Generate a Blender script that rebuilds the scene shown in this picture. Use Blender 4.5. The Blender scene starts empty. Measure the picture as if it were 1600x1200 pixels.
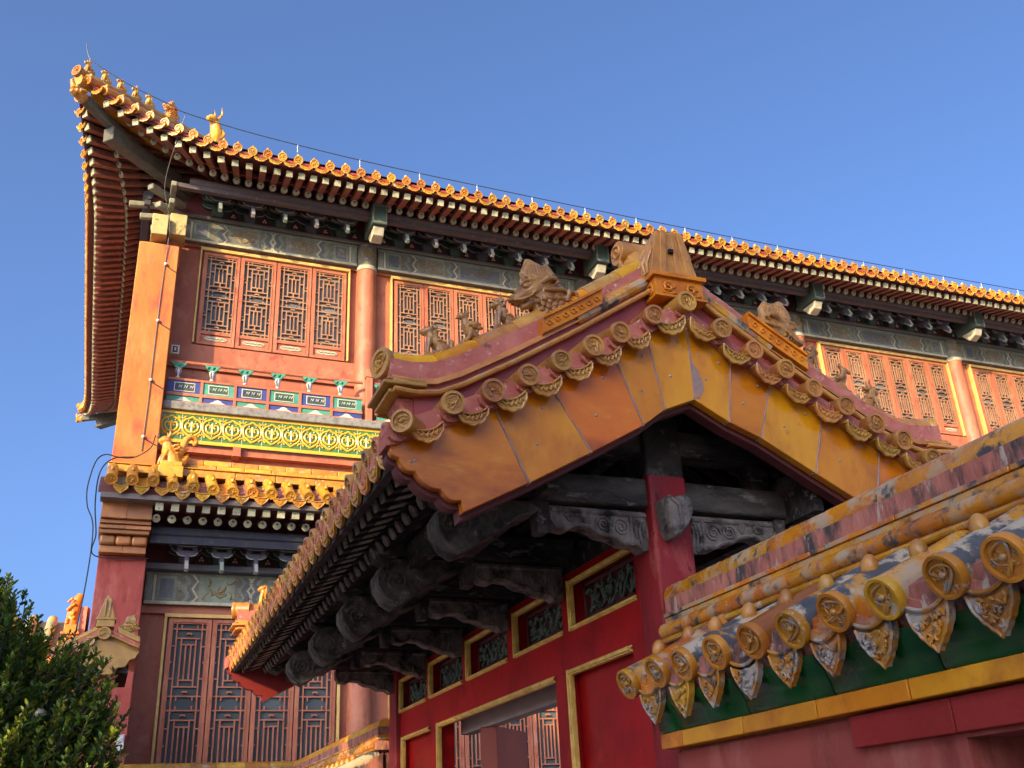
import bpy, bmesh, math, random
from mathutils import Vector, Matrix, Euler
random.seed(7)
SC = bpy.context.scene
COL = SC.collection
EYE = 1.6                      # eye height; everything below is built relative to the eye and lifted at the end

# ------------------------------------------------------------------ camera, sky, sun, exposure
cam = bpy.data.cameras.new('camera'); cam.sensor_width = 36; cam.lens = 35.15
cam.clip_start = 0.05; cam.clip_end = 3000
camo = bpy.data.objects.new('camera', cam); COL.objects.link(camo)
RX = Vector((0.93166857, -0.36036966, -0.04612365))
UP = Vector((-0.11169875, -0.40492714, 0.90750063))
FW = Vector((0.34571241, 0.84033786, 0.41751073))
camo.matrix_world = Matrix(((RX.x, UP.x, -FW.x, 0), (RX.y, UP.y, -FW.y, 0), (RX.z, UP.z, -FW.z, 0), (0, 0, 0, 1)))
SC.camera = camo

SUNDIR = Vector((1.2, 1.0, -0.49)).normalized()
elev = math.asin(-SUNDIR.z); azim = math.atan2(-SUNDIR.x, -SUNDIR.y) % (2 * math.pi)
W = bpy.data.worlds.new('World'); SC.world = W; W.use_nodes = True
wt = W.node_tree; bg = wt.nodes['Background']
sky = wt.nodes.new('ShaderNodeTexSky'); sky.sky_type = 'NISHITA'; sky.sun_disc = False
sky.sun_elevation = elev; sky.sun_rotation = azim
sky.altitude = 100; sky.air_density = 0.58; sky.dust_density = 7.0; sky.ozone_density = 5.2
wt.links.new(sky.outputs[0], bg.inputs[0]); bg.inputs[1].default_value = 0.11
sun = bpy.data.lights.new('sun', 'SUN'); sun.energy = 2.0; sun.angle = math.radians(0.5); sun.color = (1.0, 0.77, 0.38)
suno = bpy.data.objects.new('sun', sun); COL.objects.link(suno)
suno.rotation_euler = SUNDIR.to_track_quat('-Z', 'Y').to_euler(); suno.location = (-20, -20, 20)
SC.view_settings.view_transform = 'Standard'; SC.view_settings.look = 'None'
SC.view_settings.exposure = 2.0; SC.view_settings.gamma = 1.0

# ------------------------------------------------------------------ mesh helpers
class MB:
    def __init__(s): s.v = []; s.f = []; s.m = []
    def add(s, vs, fs, m=0):
        n = len(s.v); s.v += [tuple(v) for v in vs]; s.f += [tuple(i + n for i in f) for f in fs]; s.m += [m] * len(fs); return s
    def merge(s, o, M=None, moff=0):
        vs = [M @ Vector(v) for v in o.v] if M is not None else o.v
        n = len(s.v); s.v += [tuple(v) for v in vs]; s.f += [tuple(i + n for i in f) for f in o.f]; s.m += [k + moff for k in o.m]; return s
    def prism(s, p0, p1, m=0):                       # two matching rings
        n = len(p0)
        return s.add(list(p0) + list(p1), [tuple(range(n))[::-1], tuple(range(n, 2 * n))] + [(i, (i + 1) % n, n + (i + 1) % n, n + i) for i in range(n)], m)
    def box(s, a, b, m=0):
        (x0, y0, z0), (x1, y1, z1) = a, b
        return s.prism([(x0, y0, z0), (x1, y0, z0), (x1, y1, z0), (x0, y1, z0)], [(x0, y0, z1), (x1, y0, z1), (x1, y1, z1), (x0, y1, z1)], m)
    def taper(s, c, w0, d0, w1, d1, z0, z1, m=0):    # frustum on rectangle
        x, y = c
        return s.prism([(x - w0, y - d0, z0), (x + w0, y - d0, z0), (x + w0, y + d0, z0), (x - w0, y + d0, z0)],
                       [(x - w1, y - d1, z1), (x + w1, y - d1, z1), (x + w1, y + d1, z1), (x - w1, y + d1, z1)], m)
    def rings(s, rs, m=0, cap=True, closed=True):
        n = len(rs[0]); vs = [v for r in rs for v in r]; fs = []
        for k in range(len(rs) - 1):
            for i in range(n if closed else n - 1):
                j = (i + 1) % n; fs.append((k * n + i, k * n + j, (k + 1) * n + j, (k + 1) * n + i))
        if cap and closed: fs += [tuple(range(n))[::-1], tuple(range((len(rs) - 1) * n, len(rs) * n))]
        return s.add(vs, fs, m)
    def tube(s, path, r, n=8, m=0, cap=True, arc=None):
        P = [Vector(p) for p in path]; k = len(P)
        R = r if isinstance(r, (list, tuple)) else [r] * k
        T = [((P[min(i + 1, k - 1)] - P[max(i - 1, 0)]).normalized()) for i in range(k)]
        a = Vector((0, 0, 1)) if abs(T[0].z) < .9 else Vector((1, 0, 0))
        u = T[0].cross(a).normalized(); rs = []
        for i in range(k):
            u = (u - T[i] * u.dot(T[i])).normalized(); w = T[i].cross(u)
            rs.append([P[i] + (u * math.cos(t) + w * math.sin(t)) * R[i] for t in [2 * math.pi * j / n for j in range(n)]])
        return s.rings(rs, m, cap)
    def lathe(s, o, axis, prof, n=16, m=0, cap=True):
        o = Vector(o); ax = Vector(axis).normalized(); a = Vector((0, 0, 1)) if abs(ax.z) < .9 else Vector((1, 0, 0))
        u = ax.cross(a).normalized(); w = ax.cross(u)
        return s.rings([[o + ax * h + (u * math.cos(t) + w * math.sin(t)) * r for t in [2 * math.pi * j / n for j in range(n)]] for r, h in prof], m, cap)
    def ell(s, c, r, n=8, m=0, R=None):
        c = Vector(c); rs = []
        if not isinstance(r, (tuple, list)): r = (r, r, r)
        for i in range(n + 1):
            t = math.pi * i / n; t = min(max(t, .02), math.pi - .02)
            ring = []
            for j in range(n * 2):
                p = math.pi * j / n; v = Vector((math.sin(t) * math.cos(p) * r[0], math.sin(t) * math.sin(p) * r[1], math.cos(t) * r[2]))
                ring.append(c + (R @ v if R else v))
            rs.append(ring)
        return s.rings(rs, m)
    def swx(s, path, y0, y1, o0, o1, m=0):           # strip along (x,z) polyline, from y0 to y1, between z offsets
        return s.rings([[(x, y0, z + o0), (x, y1, z + o0), (x, y1, z + o1), (x, y0, z + o1)] for x, z in path], m)

def mesh_of(mb, name, mats, sharp=35):
    me = bpy.data.meshes.new(name); me.from_pydata(mb.v, [], mb.f)
    for t in (mats if isinstance(mats, (list, tuple)) else [mats]): me.materials.append(t)
    me.polygons.foreach_set('material_index', mb.m)
    bm = bmesh.new(); bm.from_mesh(me); bmesh.ops.recalc_face_normals(bm, faces=bm.faces); bm.to_mesh(me); bm.free()
    me.polygons.foreach_set('use_smooth', [True] * len(me.polygons))
    me.set_sharp_from_angle(angle=math.radians(sharp)); me.update()
    return me

WM = {}                                               # world matrix of every object
def thing(name, label, cat, loc, group=None):
    o = bpy.data.objects.new(name, None); COL.objects.link(o); o.location = loc; o.empty_display_size = .2
    WM[o.name] = Matrix.Translation(loc); tag(o, label, cat, group); return o
def tag(o, label=None, cat=None, group=None, kind=None):
    for k, v in (('label', label), ('category', cat), ('group', group), ('kind', kind)):
        if v: o[k] = v
    return o
def place(me, name, parent, M, label=None, kind=None):
    o = bpy.data.objects.new(name, me); COL.objects.link(o); WM[o.name] = M
    if parent: o.parent = parent; o.matrix_basis = WM[parent.name].inverted() @ M
    else: o.matrix_basis = M
    if label: o['label'] = label
    if kind: o['kind'] = kind
    return o
def obj(name, mb, mats, parent=None, bevel=0, sharp=35, label=None, kind=None):
    lo = [min(v[i] for v in mb.v) for i in range(3)]; hi = [max(v[i] for v in mb.v) for i in range(3)]
    c = Vector([(a + b) / 2 for a, b in zip(lo, hi)])
    mb.v = [(v[0] - c.x, v[1] - c.y, v[2] - c.z) for v in mb.v]
    o = place(mesh_of(mb, name, mats, sharp), name, parent, Matrix.Translation(c), label, kind)
    if bevel:
        b = o.modifiers.new('bevel', 'BEVEL'); b.width = bevel; b.segments = 2; b.limit_method = 'ANGLE'; b.angle_limit = math.radians(40)
    return o
class Proto:                                          # a mesh shared by repeated parts
    def __init__(s, name, mb, mats, sharp=35, me=None): s.name = name; s.mb = mb; s.mats = mats; s.me = me or mesh_of(mb, name, mats, sharp)
    def put(s, parent, M, label=None, name=None): return place(s.me, name or s.name, parent, M, label)
    def many(s, parent, Ms, limit=100):
        Ms = sorted(Ms, key=lambda M: M.translation.length)
        out = [s.put(parent, M) for M in Ms[:limit]]
        if len(Ms) > limit:
            mb = MB()
            for M in Ms[limit:]: mb.merge(s.mb, M)
            obj(s.name, mb, s.mats, parent, kind='stuff')
        return out
def frame(o, face, up=(0, 0, 1), scale=1.0):          # local -Y -> face, local Z -> up
    y = -Vector(face).normalized(); z = Vector(up); z = (z - y * z.dot(y)).normalized(); x = y.cross(z)
    sc = scale if isinstance(scale, (tuple, list)) else (scale,) * 3
    return Matrix.Translation(o) @ Matrix(((x.x, y.x, z.x), (x.y, y.y, z.y), (x.z, y.z, z.z))).to_4x4() @ Matrix.Diagonal((*sc, 1))
def along(o, d, up=(0, 0, 1), sx=1.0):                # local X -> d
    x = Vector(d).normalized(); z = Vector(up); z = (z - x * z.dot(x)).normalized(); y = z.cross(x)
    return Matrix.Translation(o) @ Matrix(((x.x * sx, y.x, z.x), (x.y * sx, y.y, z.y), (x.z * sx, y.z, z.z))).to_4x4()
def blob(mb, name, mat, voxel, smooth=2):             # fuse overlapping solids into one organic skin
    me0 = mesh_of(mb, name + '_raw', mat); t = bpy.data.objects.new('tmp', me0); COL.objects.link(t)
    r = t.modifiers.new('r', 'REMESH'); r.mode = 'VOXEL'; r.voxel_size = voxel
    sm = t.modifiers.new('s', 'SMOOTH'); sm.factor = .5; sm.iterations = smooth
    dg = bpy.context.evaluated_depsgraph_get(); dg.update()
    me = bpy.data.meshes.new_from_object(t.evaluated_get(dg)); me.name = name
    bpy.data.objects.remove(t); bpy.data.meshes.remove(me0)
    me.materials.clear(); me.materials.append(mat)
    me.polygons.foreach_set('use_smooth', [True] * len(me.polygons))
    return me
def lerp(a, b, t): return a + (b - a) * t
def interp(tab, x):
    for (x0, y0), (x1, y1) in zip(tab, tab[1:]):
        if x <= x1: return lerp(y0, y1, (x - x0) / (x1 - x0))
    return y1

# ------------------------------------------------------------------ materials
def mat(name, c1, c2=None, scale=4.0, rough=.5, rvar=.0, bump=.0, bscale=40, patches=(), rand=.0, hue=.0, metal=0, coat=0, stretch=(1, 1, 1), spec=.5, detail=6, lo=.35, hi=.65):
    m = bpy.data.materials.new(name); m.use_nodes = True; nt = m.node_tree; N = nt.nodes; L = nt.links
    b = N['Principled BSDF']; b.inputs['Metallic'].default_value = metal; b.inputs['Specular IOR Level'].default_value = spec
    if coat: b.inputs['Coat Weight'].default_value = coat; b.inputs['Coat Roughness'].default_value = .12
    tc = N.new('ShaderNodeTexCoord'); oi = N.new('ShaderNodeObjectInfo'); mp = N.new('ShaderNodeMapping')
    mul = N.new('ShaderNodeMath'); mul.operation = 'MULTIPLY'; mul.inputs[1].default_value = 63.7; L.new(oi.outputs['Random'], mul.inputs[0])
    L.new(tc.outputs['Object'], mp.inputs[0]); L.new(mul.outputs[0], mp.inputs[1]); mp.inputs[3].default_value = stretch
    def noise(sc, det=detail, ro=.6):
        n = N.new('ShaderNodeTexNoise'); n.inputs['Scale'].default_value = sc; n.inputs['Detail'].default_value = det; n.inputs['Roughness'].default_value = ro
        L.new(mp.outputs[0], n.inputs[0]); return n.outputs[0]
    def ramp(src, a, z):
        r = N.new('ShaderNodeMapRange'); r.inputs[1].default_value = a; r.inputs[2].default_value = z; r.clamp = True; L.new(src, r.inputs[0]); return r.outputs[0]
    def mix(f, a, c):
        x = N.new('ShaderNodeMix'); x.data_type = 'RGBA'
        L.new(f, x.inputs[0])
        for sock, val in ((x.inputs[6], a), (x.inputs[7], c)):
            if isinstance(val, tuple): sock.default_value = (*val, 1)
            else: L.new(val, sock)
        return x.outputs[2]
    c2 = c2 or c1
    cur = mix(ramp(noise(scale), lo, hi), c1, c2)
    rg = N.new('ShaderNodeMapRange'); rg.inputs[3].default_value = max(.02, rough - rvar); rg.inputs[4].default_value = rough + rvar
    L.new(noise(scale * 3), rg.inputs[0]); rcur = rg.outputs[0]
    if rand or hue:
        h = N.new('ShaderNodeHueSaturation'); L.new(cur, h.inputs['Color'])
        r1 = N.new('ShaderNodeMapRange'); r1.inputs[3].default_value = 1 - rand; r1.inputs[4].default_value = 1 + rand; L.new(oi.outputs['Random'], r1.inputs[0]); L.new(r1.outputs[0], h.inputs['Value'])
        fr = N.new('ShaderNodeMath'); fr.operation = 'FRACT'; k = N.new('ShaderNodeMath'); k.operation = 'MULTIPLY'; k.inputs[1].default_value = 17.3
        L.new(oi.outputs['Random'], k.inputs[0]); L.new(k.outputs[0], fr.inputs[0])
        r2 = N.new('ShaderNodeMapRange'); r2.inputs[3].default_value = .5 - hue; r2.inputs[4].default_value = .5 + hue; L.new(fr.outputs[0], r2.inputs[0]); L.new(r2.outputs[0], h.inputs['Hue'])
        cur = h.outputs['Color']
    for (pc, psc, th, soft, pr) in patches:
        f = ramp(noise(psc, 8, .65), th - soft, th + soft); cur = mix(f, cur, pc)
        x = N.new('ShaderNodeMix'); x.data_type = 'FLOAT'; L.new(f, x.inputs[0]); L.new(rcur, x.inputs[2]); x.inputs[3].default_value = pr; rcur = x.outputs[0]
    L.new(cur, b.inputs['Base Color']); L.new(rcur, b.inputs['Roughness'])
    if bump:
        bp = N.new('ShaderNodeBump'); bp.inputs['Strength'].default_value = bump; bp.inputs['Distance'].default_value = .02
        L.new(noise(bscale, 5), bp.inputs['Height']); L.new(bp.outputs[0], b.inputs['Normal'])
    return m

# glazed ceramics
GL_GATE = mat('amber_glaze_brown', (.52, .235, .045), (.34, .13, .022), 9, .3, .1, .15, 60, [((.30, .22, .15), 14, .66, .05, .7), ((.06, .045, .04), 22, .7, .05, .7)], .18, .012)
GL_PANEL = mat('amber_glaze_panel', (.72, .31, .010), (.52, .165, .008), 2.2, .24, .1, .05, 30, [((.36, .085, .008), 3.5, .60, .12, .3), ((.45, .34, .24), 16, .76, .02, .7)], .16, .016, spec=.3)
GL_HALL = mat('bright_amber_glaze', (.56, .27, .022), (.38, .145, .014), 7, .32, .1, .15, 40, [((.45, .33, .19), 10, .62, .06, .7), ((.14, .09, .05), 17, .66, .05, .8)], .24, .014)
GL_WORN = mat('worn_amber_glaze', (.60, .23, .012), (.42, .125, .010), 6, .22, .08, .12, 60,
              [((.40, .28, .17), 7, .54, .05, .7), ((.055, .05, .05), 9, .575, .04, .65), ((.34, .13, .08), 13, .62, .04, .8), ((.50, .24, .04), 19, .66, .04, .4)], .15, .015)
GL_DISC = mat('lightly_worn_amber_glaze', (.55, .25, .02), (.38, .15, .012), 7, .2, .08, .08, 60,
              [((.42, .36, .29), 15, .62, .03, .7), ((.07, .07, .075), 13, .66, .03, .65)], .14, .014)
GL_GREEN = mat('green_glaze', (.005, .078, .017), (.003, .038, .010), 4, .2, .08, .04, 30, [((.02, .02, .02), 9, .66, .08, .6)], .1, spec=.3)
GL_GREEN2 = mat('light_green_glaze', (.065, .17, .035), (.05, .12, .035), 6, .3, .05, .05, 40, rand=.08)
MORTAR = mat('pink_lime_mortar', (.50, .165, .12), (.38, .10, .075), 8, .85, .05, .4, 60, [((.10, .065, .055), 12, .66, .05, .9), ((.55, .36, .28), 20, .64, .04, .9)], .1, spec=.2)
MORTAR_W = mat('stained_pink_mortar', (.43, .155, .105), (.31, .09, .062), 8, .85, .05, .4, 60, [((.05, .042, .038), 11, .54, .07, .9), ((.45, .34, .26), 16, .62, .03, .9)], .1, stretch=(1, 1, .35))
MAROON = mat('maroon_ridge_paint', (.27, .030, .022), (.30, .06, .045), 7, .4, .1, .2, 40, [((.4, .25, .2), 20, .7, .03, .8)], .1)
GL_BEAST = mat('brown_beast_glaze', (.42, .20, .045), (.22, .085, .02), 14, .28, .1, .2, 60, [((.38, .30, .22), 9, .68, .05, .6)], .15)
PAN_Y = mat('yellow_amber_panel', (.68, .285, .007), (.52, .165, .006), 2.6, .17, .08, .10, 9, [((.36, .10, .008), 2.8, .58, .10, .25), ((.25, .07, .01), 16, .69, .04, .4), ((.62, .48, .34), 42, .735, .012, .8)], .10, .008, stretch=(1, 1, .55), spec=.45)
PAN_O = mat('orange_brown_panel', (.58, .165, .007), (.44, .105, .006), 3.0, .16, .08, .12, 9, [((.28, .055, .006), 3.0, .56, .10, .25), ((.60, .24, .02), 5, .64, .08, .3), ((.62, .46, .36), 40, .715, .012, .8)], .10, .008, stretch=(.5, 1, 1.3), spec=.45)
GL_LEAFT = mat('weathered_drip_glaze', (.50, .225, .025), (.34, .13, .015), 7, .3, .1, .15, 60, [((.36, .31, .26), 9, .535, .04, .8), ((.08, .075, .075), 13, .60, .04, .8), ((.52, .24, .03), 24, .64, .03, .4)], .2, .014)
# paints and timber
WALLRED = mat('red_ochre_lime_wash', (.35, .072, .052), (.27, .052, .040), 1.6, .85, .05, .25, 22, [((.44, .14, .105), 3.2, .60, .10, .9), ((.20, .034, .026), 4.5, .60, .10, .9), ((.48, .2, .16), 26, .735, .015, .9)], .03, stretch=(1, 1, .4), spec=.25)
WALLSUN = mat('sunlit_red_lime_wash', (.49, .172, .045), (.41, .122, .034), 1.3, .88, .04, .25, 22, [((.40, .085, .045), 3.2, .585, .07, .9), ((.52, .22, .075), 2.2, .62, .12, .9), ((.33, .13, .07), 9, .66, .06, .9)], .02, stretch=(1.3, 1.3, .55), spec=.2)  # red wall wash with sunlight mixed into the colour, for the upper end wall
LATT = mat('salmon_lattice_paint', (.38, .185, .088), (.27, .12, .06), 3, .55, rand=.05)
HALLRED = mat('red_hall_paint', (.42, .140, .068), (.34, .098, .050), 2.2, .55, .1, .2, 25, [((.26, .052, .034), 6, .63, .08, .6), ((.46, .20, .115), 3.5, .64, .1, .7), ((.50, .28, .2), 36, .735, .012, .8)], .05, stretch=(1, 1, .6), spec=.35)
LACQ = mat('red_lacquer', (.40, .005, .005), (.31, .004, .004), 2.5, .42, .08, .12, 14, [((.20, .004, .005), 4, .60, .1, .5), ((.46, .03, .022), 9, .66, .06, .6), ((.5, .14, .1), 34, .745, .01, .8)], .06, stretch=(1, .6, .6), spec=.22)
COLRED = mat('crackled_red_paint', (.25, .016, .018), (.18, .010, .012), 4, .5, .1, .35, 16, [((.33, .05, .045), 8, .62, .06, .7), ((.09, .006, .008), 16, .66, .03, .6), ((.45, .22, .18), 40, .75, .01, .8)], .04, stretch=(1, 1, .5), spec=.25)
GOLD = mat('gilding', (.85, .58, .15), (.62, .37, .07), 12, .38, .12, .35, 50, metal=.1, rand=.08)
GOLDP = mat('yellow_gilt_trim', (.62, .40, .12), (.52, .31, .08), 6, .5, .1, .1, 50)
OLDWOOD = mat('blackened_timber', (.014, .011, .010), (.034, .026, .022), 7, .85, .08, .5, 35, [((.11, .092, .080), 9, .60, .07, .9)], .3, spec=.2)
GREYWOOD = mat('grey_weathered_carving', (.22, .185, .16), (.11, .09, .078), 12, .85, .05, .5, 60, [((.02, .017, .016), 9, .56, .08, .9)], .1, spec=.2)
DARKBEAM = mat('dark_mottled_beam', (.045, .037, .032), (.085, .072, .062), 9, .85, .05, .6, 40, [((.012, .01, .009), 6, .52, .10, .9), ((.20, .175, .155), 12, .63, .06, .9)], .1, stretch=(.5, 1.5, 1.5), spec=.2)  # dark brown base with darker and paler mottling
SLATEROLL = mat('bleached_slate_roll', (.055, .055, .062), (.10, .095, .095), 8, .5, .1, .15, 50, [((.44, .34, .23), 7, .50, .025, .75), ((.52, .22, .02), 5, .60, .03, .3), ((.05, .05, .06), 30, .66, .03, .7)], .12)
NOSE = mat('dark_carved_timber', (.115, .097, .084), (.05, .042, .037), 10, .85, .05, .5, 60, [((.018, .015, .014), 8, .53, .09, .9), ((.24, .21, .185), 15, .65, .05, .9)], .15, spec=.2)  # mid-dark brown with darker and paler patches
CREAMTIP = mat('worn_cream_paint', (.24, .22, .15), (.15, .14, .10), 20, .8, .05, .3, 60, [((.05, .045, .04), 16, .58, .08, .9)], .2)
TIP = mat('pale_rafter_end_paint', (.40, .36, .22), (.27, .28, .18), 14, .75, .05, .1, 50, [((.13, .12, .08), 22, .60, .06, .9)], .25)
RAFTRED = mat('faded_red_rafter_paint', (.25, .085, .055), (.17, .062, .045), 6, .75, .05, .15, 40, [((.10, .05, .04), 11, .6, .08, .9)], .15)
GREENP = mat('faded_green_paint', (.20, .22, .155), (.15, .17, .12), 8, .75, .05, .15, 50, [((.26, .25, .18), 14, .62, .06, .8)], .06)
BLUEP = mat('faded_blue_paint', (.095, .095, .115), (.12, .115, .115), 8, .75, .05, .15, 50, [((.2, .18, .13), 14, .63, .06, .8)], .06)
OLIVE = mat('faded_olive_ground', (.17, .145, .10), (.13, .115, .085), 9, .8, .05, .2, 50, [((.30, .25, .16), 12, .6, .08, .8), ((.06, .06, .07), 10, .64, .08, .8)], .06)
CREAMP = mat('faded_cream_paint', (.46, .41, .28), (.36, .31, .2), 9, .75, .05, .15, 50, [((.2, .17, .12), 14, .66, .06, .8)], .06)
OCHREP = mat('worn_gilt_scroll', (.26, .17, .06), (.18, .12, .06), 12, .7, .1, .2, 50)
DARKB = mat('dark_bracket_paint', (.062, .052, .060), (.05, .05, .068), 9, .8, .05, .2, 50, rand=.2)
DARKBG = mat('dark_green_bracket_paint', (.038, .075, .05), (.045, .055, .045), 9, .75, .05, .2, 50, rand=.2)
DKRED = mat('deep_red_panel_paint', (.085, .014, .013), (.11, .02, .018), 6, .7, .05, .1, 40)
BLUEV = mat('fresh_ultramarine_paint', (.04, .055, .24), (.03, .04, .17), 9, .6, rand=.1, patches=[((.2, .16, .14), 14, .66, .05, .8)])
TEAL = mat('fresh_malachite_paint', (.06, .28, .19), (.05, .21, .14), 9, .6, rand=.1, patches=[((.25, .22, .15), 14, .66, .05, .8)])
WHITEP = mat('white_lead_paint', (.62, .58, .44), (.52, .48, .36), 9, .65, rand=.05)
PANE = mat('grey_window_glass', (.15, .145, .13), (.075, .075, .07), 1.5, .2, .08, rand=.45, spec=.35)
DOORPANE = mat('blue_grey_door_glass', (.085, .098, .092), (.05, .058, .056), .8, .3, .08, rand=.3, spec=.2)
SLATE = mat('grey_stone_slab', (.24, .22, .19), (.17, .155, .14), 6, .9, .05, .4, 40, [((.1, .09, .085), 12, .6, .1, .9)])
PAVE = mat('grey_paving', (.34, .31, .28), (.26, .24, .215), .8, .9, .05, .3, 20)
WIRE = mat('black_cable', (.02, .02, .022), rough=.5)
WIREW = mat('white_plastic', (.55, .54, .5), rough=.5)
STEEL = mat('dull_grey_metal', (.28, .28, .28), rough=.4, metal=.6)
GREENM = mat('bronze_green_carving', (.05, .085, .065), (.10, .12, .09), 16, .6, .1, .3, 60, [((.02, .03, .025), 14, .6, .08, .8)], .1)
# ------------------------------------------------------------------ tiles, drips, beasts (shared meshes)
def relief(mb, R, y, seed, m=0):
    rnd = random.Random(seed)
    pts = []; a0 = rnd.uniform(0, 6)
    for i in range(44):
        t = i / 43 * 6.0
        pts.append((R * .47 * math.sin(t * 1.7 + a0) * (1 - .2 * math.cos(t)), y - .003 - .03 * R * math.sin(t * 5), R * .50 * math.sin(t * 1.13 + .8 + a0)))
    mb.tube(pts, [R * (.035 + .03 * math.sin(math.pi * min(1, i / 43 + .1))) for i in range(44)], 6, m)
    mb.ell((R * .05, y - .1 * R, R * .06), (R * .17, R * .14, R * .14), 5, m)
    for k in range(24):
        a = rnd.uniform(0, 6.28); r0 = R * rnd.uniform(.15, .60); c = Vector((r0 * math.cos(a), y - .002, r0 * math.sin(a))); b = rnd.uniform(0, 6.28)
        L = R * rnd.uniform(.12, .26)
        mb.tube([c + Vector((math.cos(b + u * 1.4), 0, math.sin(b + u * 1.4))) * L * u for u in (0, .5, 1)], [R * .045, R * .04, R * .015], 5, m)
def disc_tile(R, L, seed, flare=1.0, nail=False):
    mb = MB()
    mb.lathe((0, 0, 0), (0, -1, 0), [(R * .93, -L), (R * .93, -.035), (R * flare, -.028), (R * 1.02, -.006), (R * .99, .0), (R * .76, .0), (R * .71, -.010), (R * .05, -.010)], 24)
    relief(mb, R, .010, seed)
    return mb
def outline_drip(w, h, mb, lower, upper, th, m=0):
    # lower: list of (x,z) left->right, upper: same count
    n = len(lower)
    front = [(x, 0, z) for x, z in lower]; frontu = [(x, 0, z) for x, z in upper]
    back = [(x, th, z) for x, z in lower]; backu = [(x, th, z) for x, z in upper]
    mb.add(front + frontu + back + backu, [(i, i + 1, n + i + 1, n + i) for i in range(n - 1)] + [(2 * n + i, 3 * n + i, 3 * n + i + 1, 2 * n + i + 1) for i in range(n - 1)] +
           [(i, 2 * n + i, 2 * n + i + 1, i + 1) for i in range(n - 1)] + [(n + i, n + i + 1, 3 * n + i + 1, 3 * n + i) for i in range(n - 1)] +
           [(0, n, 3 * n, 2 * n), (n - 1, 3 * n - 1, 4 * n - 1, 2 * n - 1)], m)
def crescent_drip(w, h, seed=3):
    mb = MB(); N = 29; lo = []; up = []
    for i in range(N):
        t = -1 + 2 * i / (N - 1); x = w * t
        env = h * (max(0, 1 - t * t)) ** .55; sc = .10 * h * abs(math.sin(3.5 * math.pi * (t + 1) / 2 * 2 / 2))
        lo.append((x, -env - sc)); up.append((x, -.36 * h * (1 - t * t) + .0))
    outline_drip(w, h, mb, lo, up, .016)
    mb.tube([(x, -.001, z) for x, z in lo], .0055, 5); mb.tube([(x, -.001, z) for x, z in up], .0045, 5)
    rnd = random.Random(seed)
    pts = [(w * (-.7 + 1.4 * i / 24), -.003, -.66 * h * (1 - (.7 - 1.4 * i / 24) ** 2) ** .6 + .10 * h * math.sin(i * 1.25)) for i in range(25)]
    mb.tube(pts, .0055, 5)
    for i in range(1, 24, 2):
        x, y, z = pts[i]; mb.tube([(x, y, z), (x + rnd.uniform(-.01, .01), y - .003, z + rnd.uniform(.006, .018) * (1 if i % 4 else -1))], [.005, .003], 5)
    # the pan tile behind its rim
    rs = []
    for y in (.0, .16):
        rs.append([(x, y, z + .004) for x, z in up] + [(x, y, z - .014) for x, z in up[::-1]])
    mb.rings(rs); return mb
def leaf_drip(w, h, seed=5):
    mb = MB(); N = 31; lo = []; up = []
    for i in range(N):
        t = -1 + 2 * i / (N - 1); a = abs(t); x = w * t
        z = -h * interp([(0, 1.0), (.06, .95), (.16, .88), (.30, .83), (.40, .74), (.58, .66), (.68, .55), (.84, .45), (.93, .30), (1.0, .10)], a)
        lo.append((x, z)); up.append((x, -.16 * h * (1 - t * t)))
    outline_drip(w, h, mb, lo, up, .024)
    mb.tube([(x * .96, -.001, z) for x, z in lo], .0065, 5); mb.tube([(x * .9, -.003, z + .004) for x, z in up], .007, 6)
    rnd = random.Random(seed)
    for k in range(26):
        t = rnd.uniform(-.62, .62); z = -h * rnd.uniform(.30, .92 - abs(t) * .9); b = rnd.uniform(0, 6.28); L = rnd.uniform(.012, .024)
        mb.tube([Vector((w * t, -.003 - .004 * u, z)) + Vector((math.cos(b + 2 * u), 0, math.sin(b + 2 * u))) * L * (.4 + u * .4) for u in (0, .33, .66, 1)], [.0055, .006, .005, .003], 5)
    rs = []
    for y in (.0, .30):
        rs.append([(x, y, z + .008) for x, z in up] + [(x, y, z - .012) for x, z in up[::-1]])
    mb.rings(rs); return mb
def nail_mb(r=.03):
    mb = MB(); mb.lathe((0, 0, 0), (0, 0, 1), [(r * .8, -.012), (r, .0), (r * 1.0, .018), (r * .88, .034), (r * .6, .048), (r * .25, .055), (.001, .056)], 14); return mb

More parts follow.
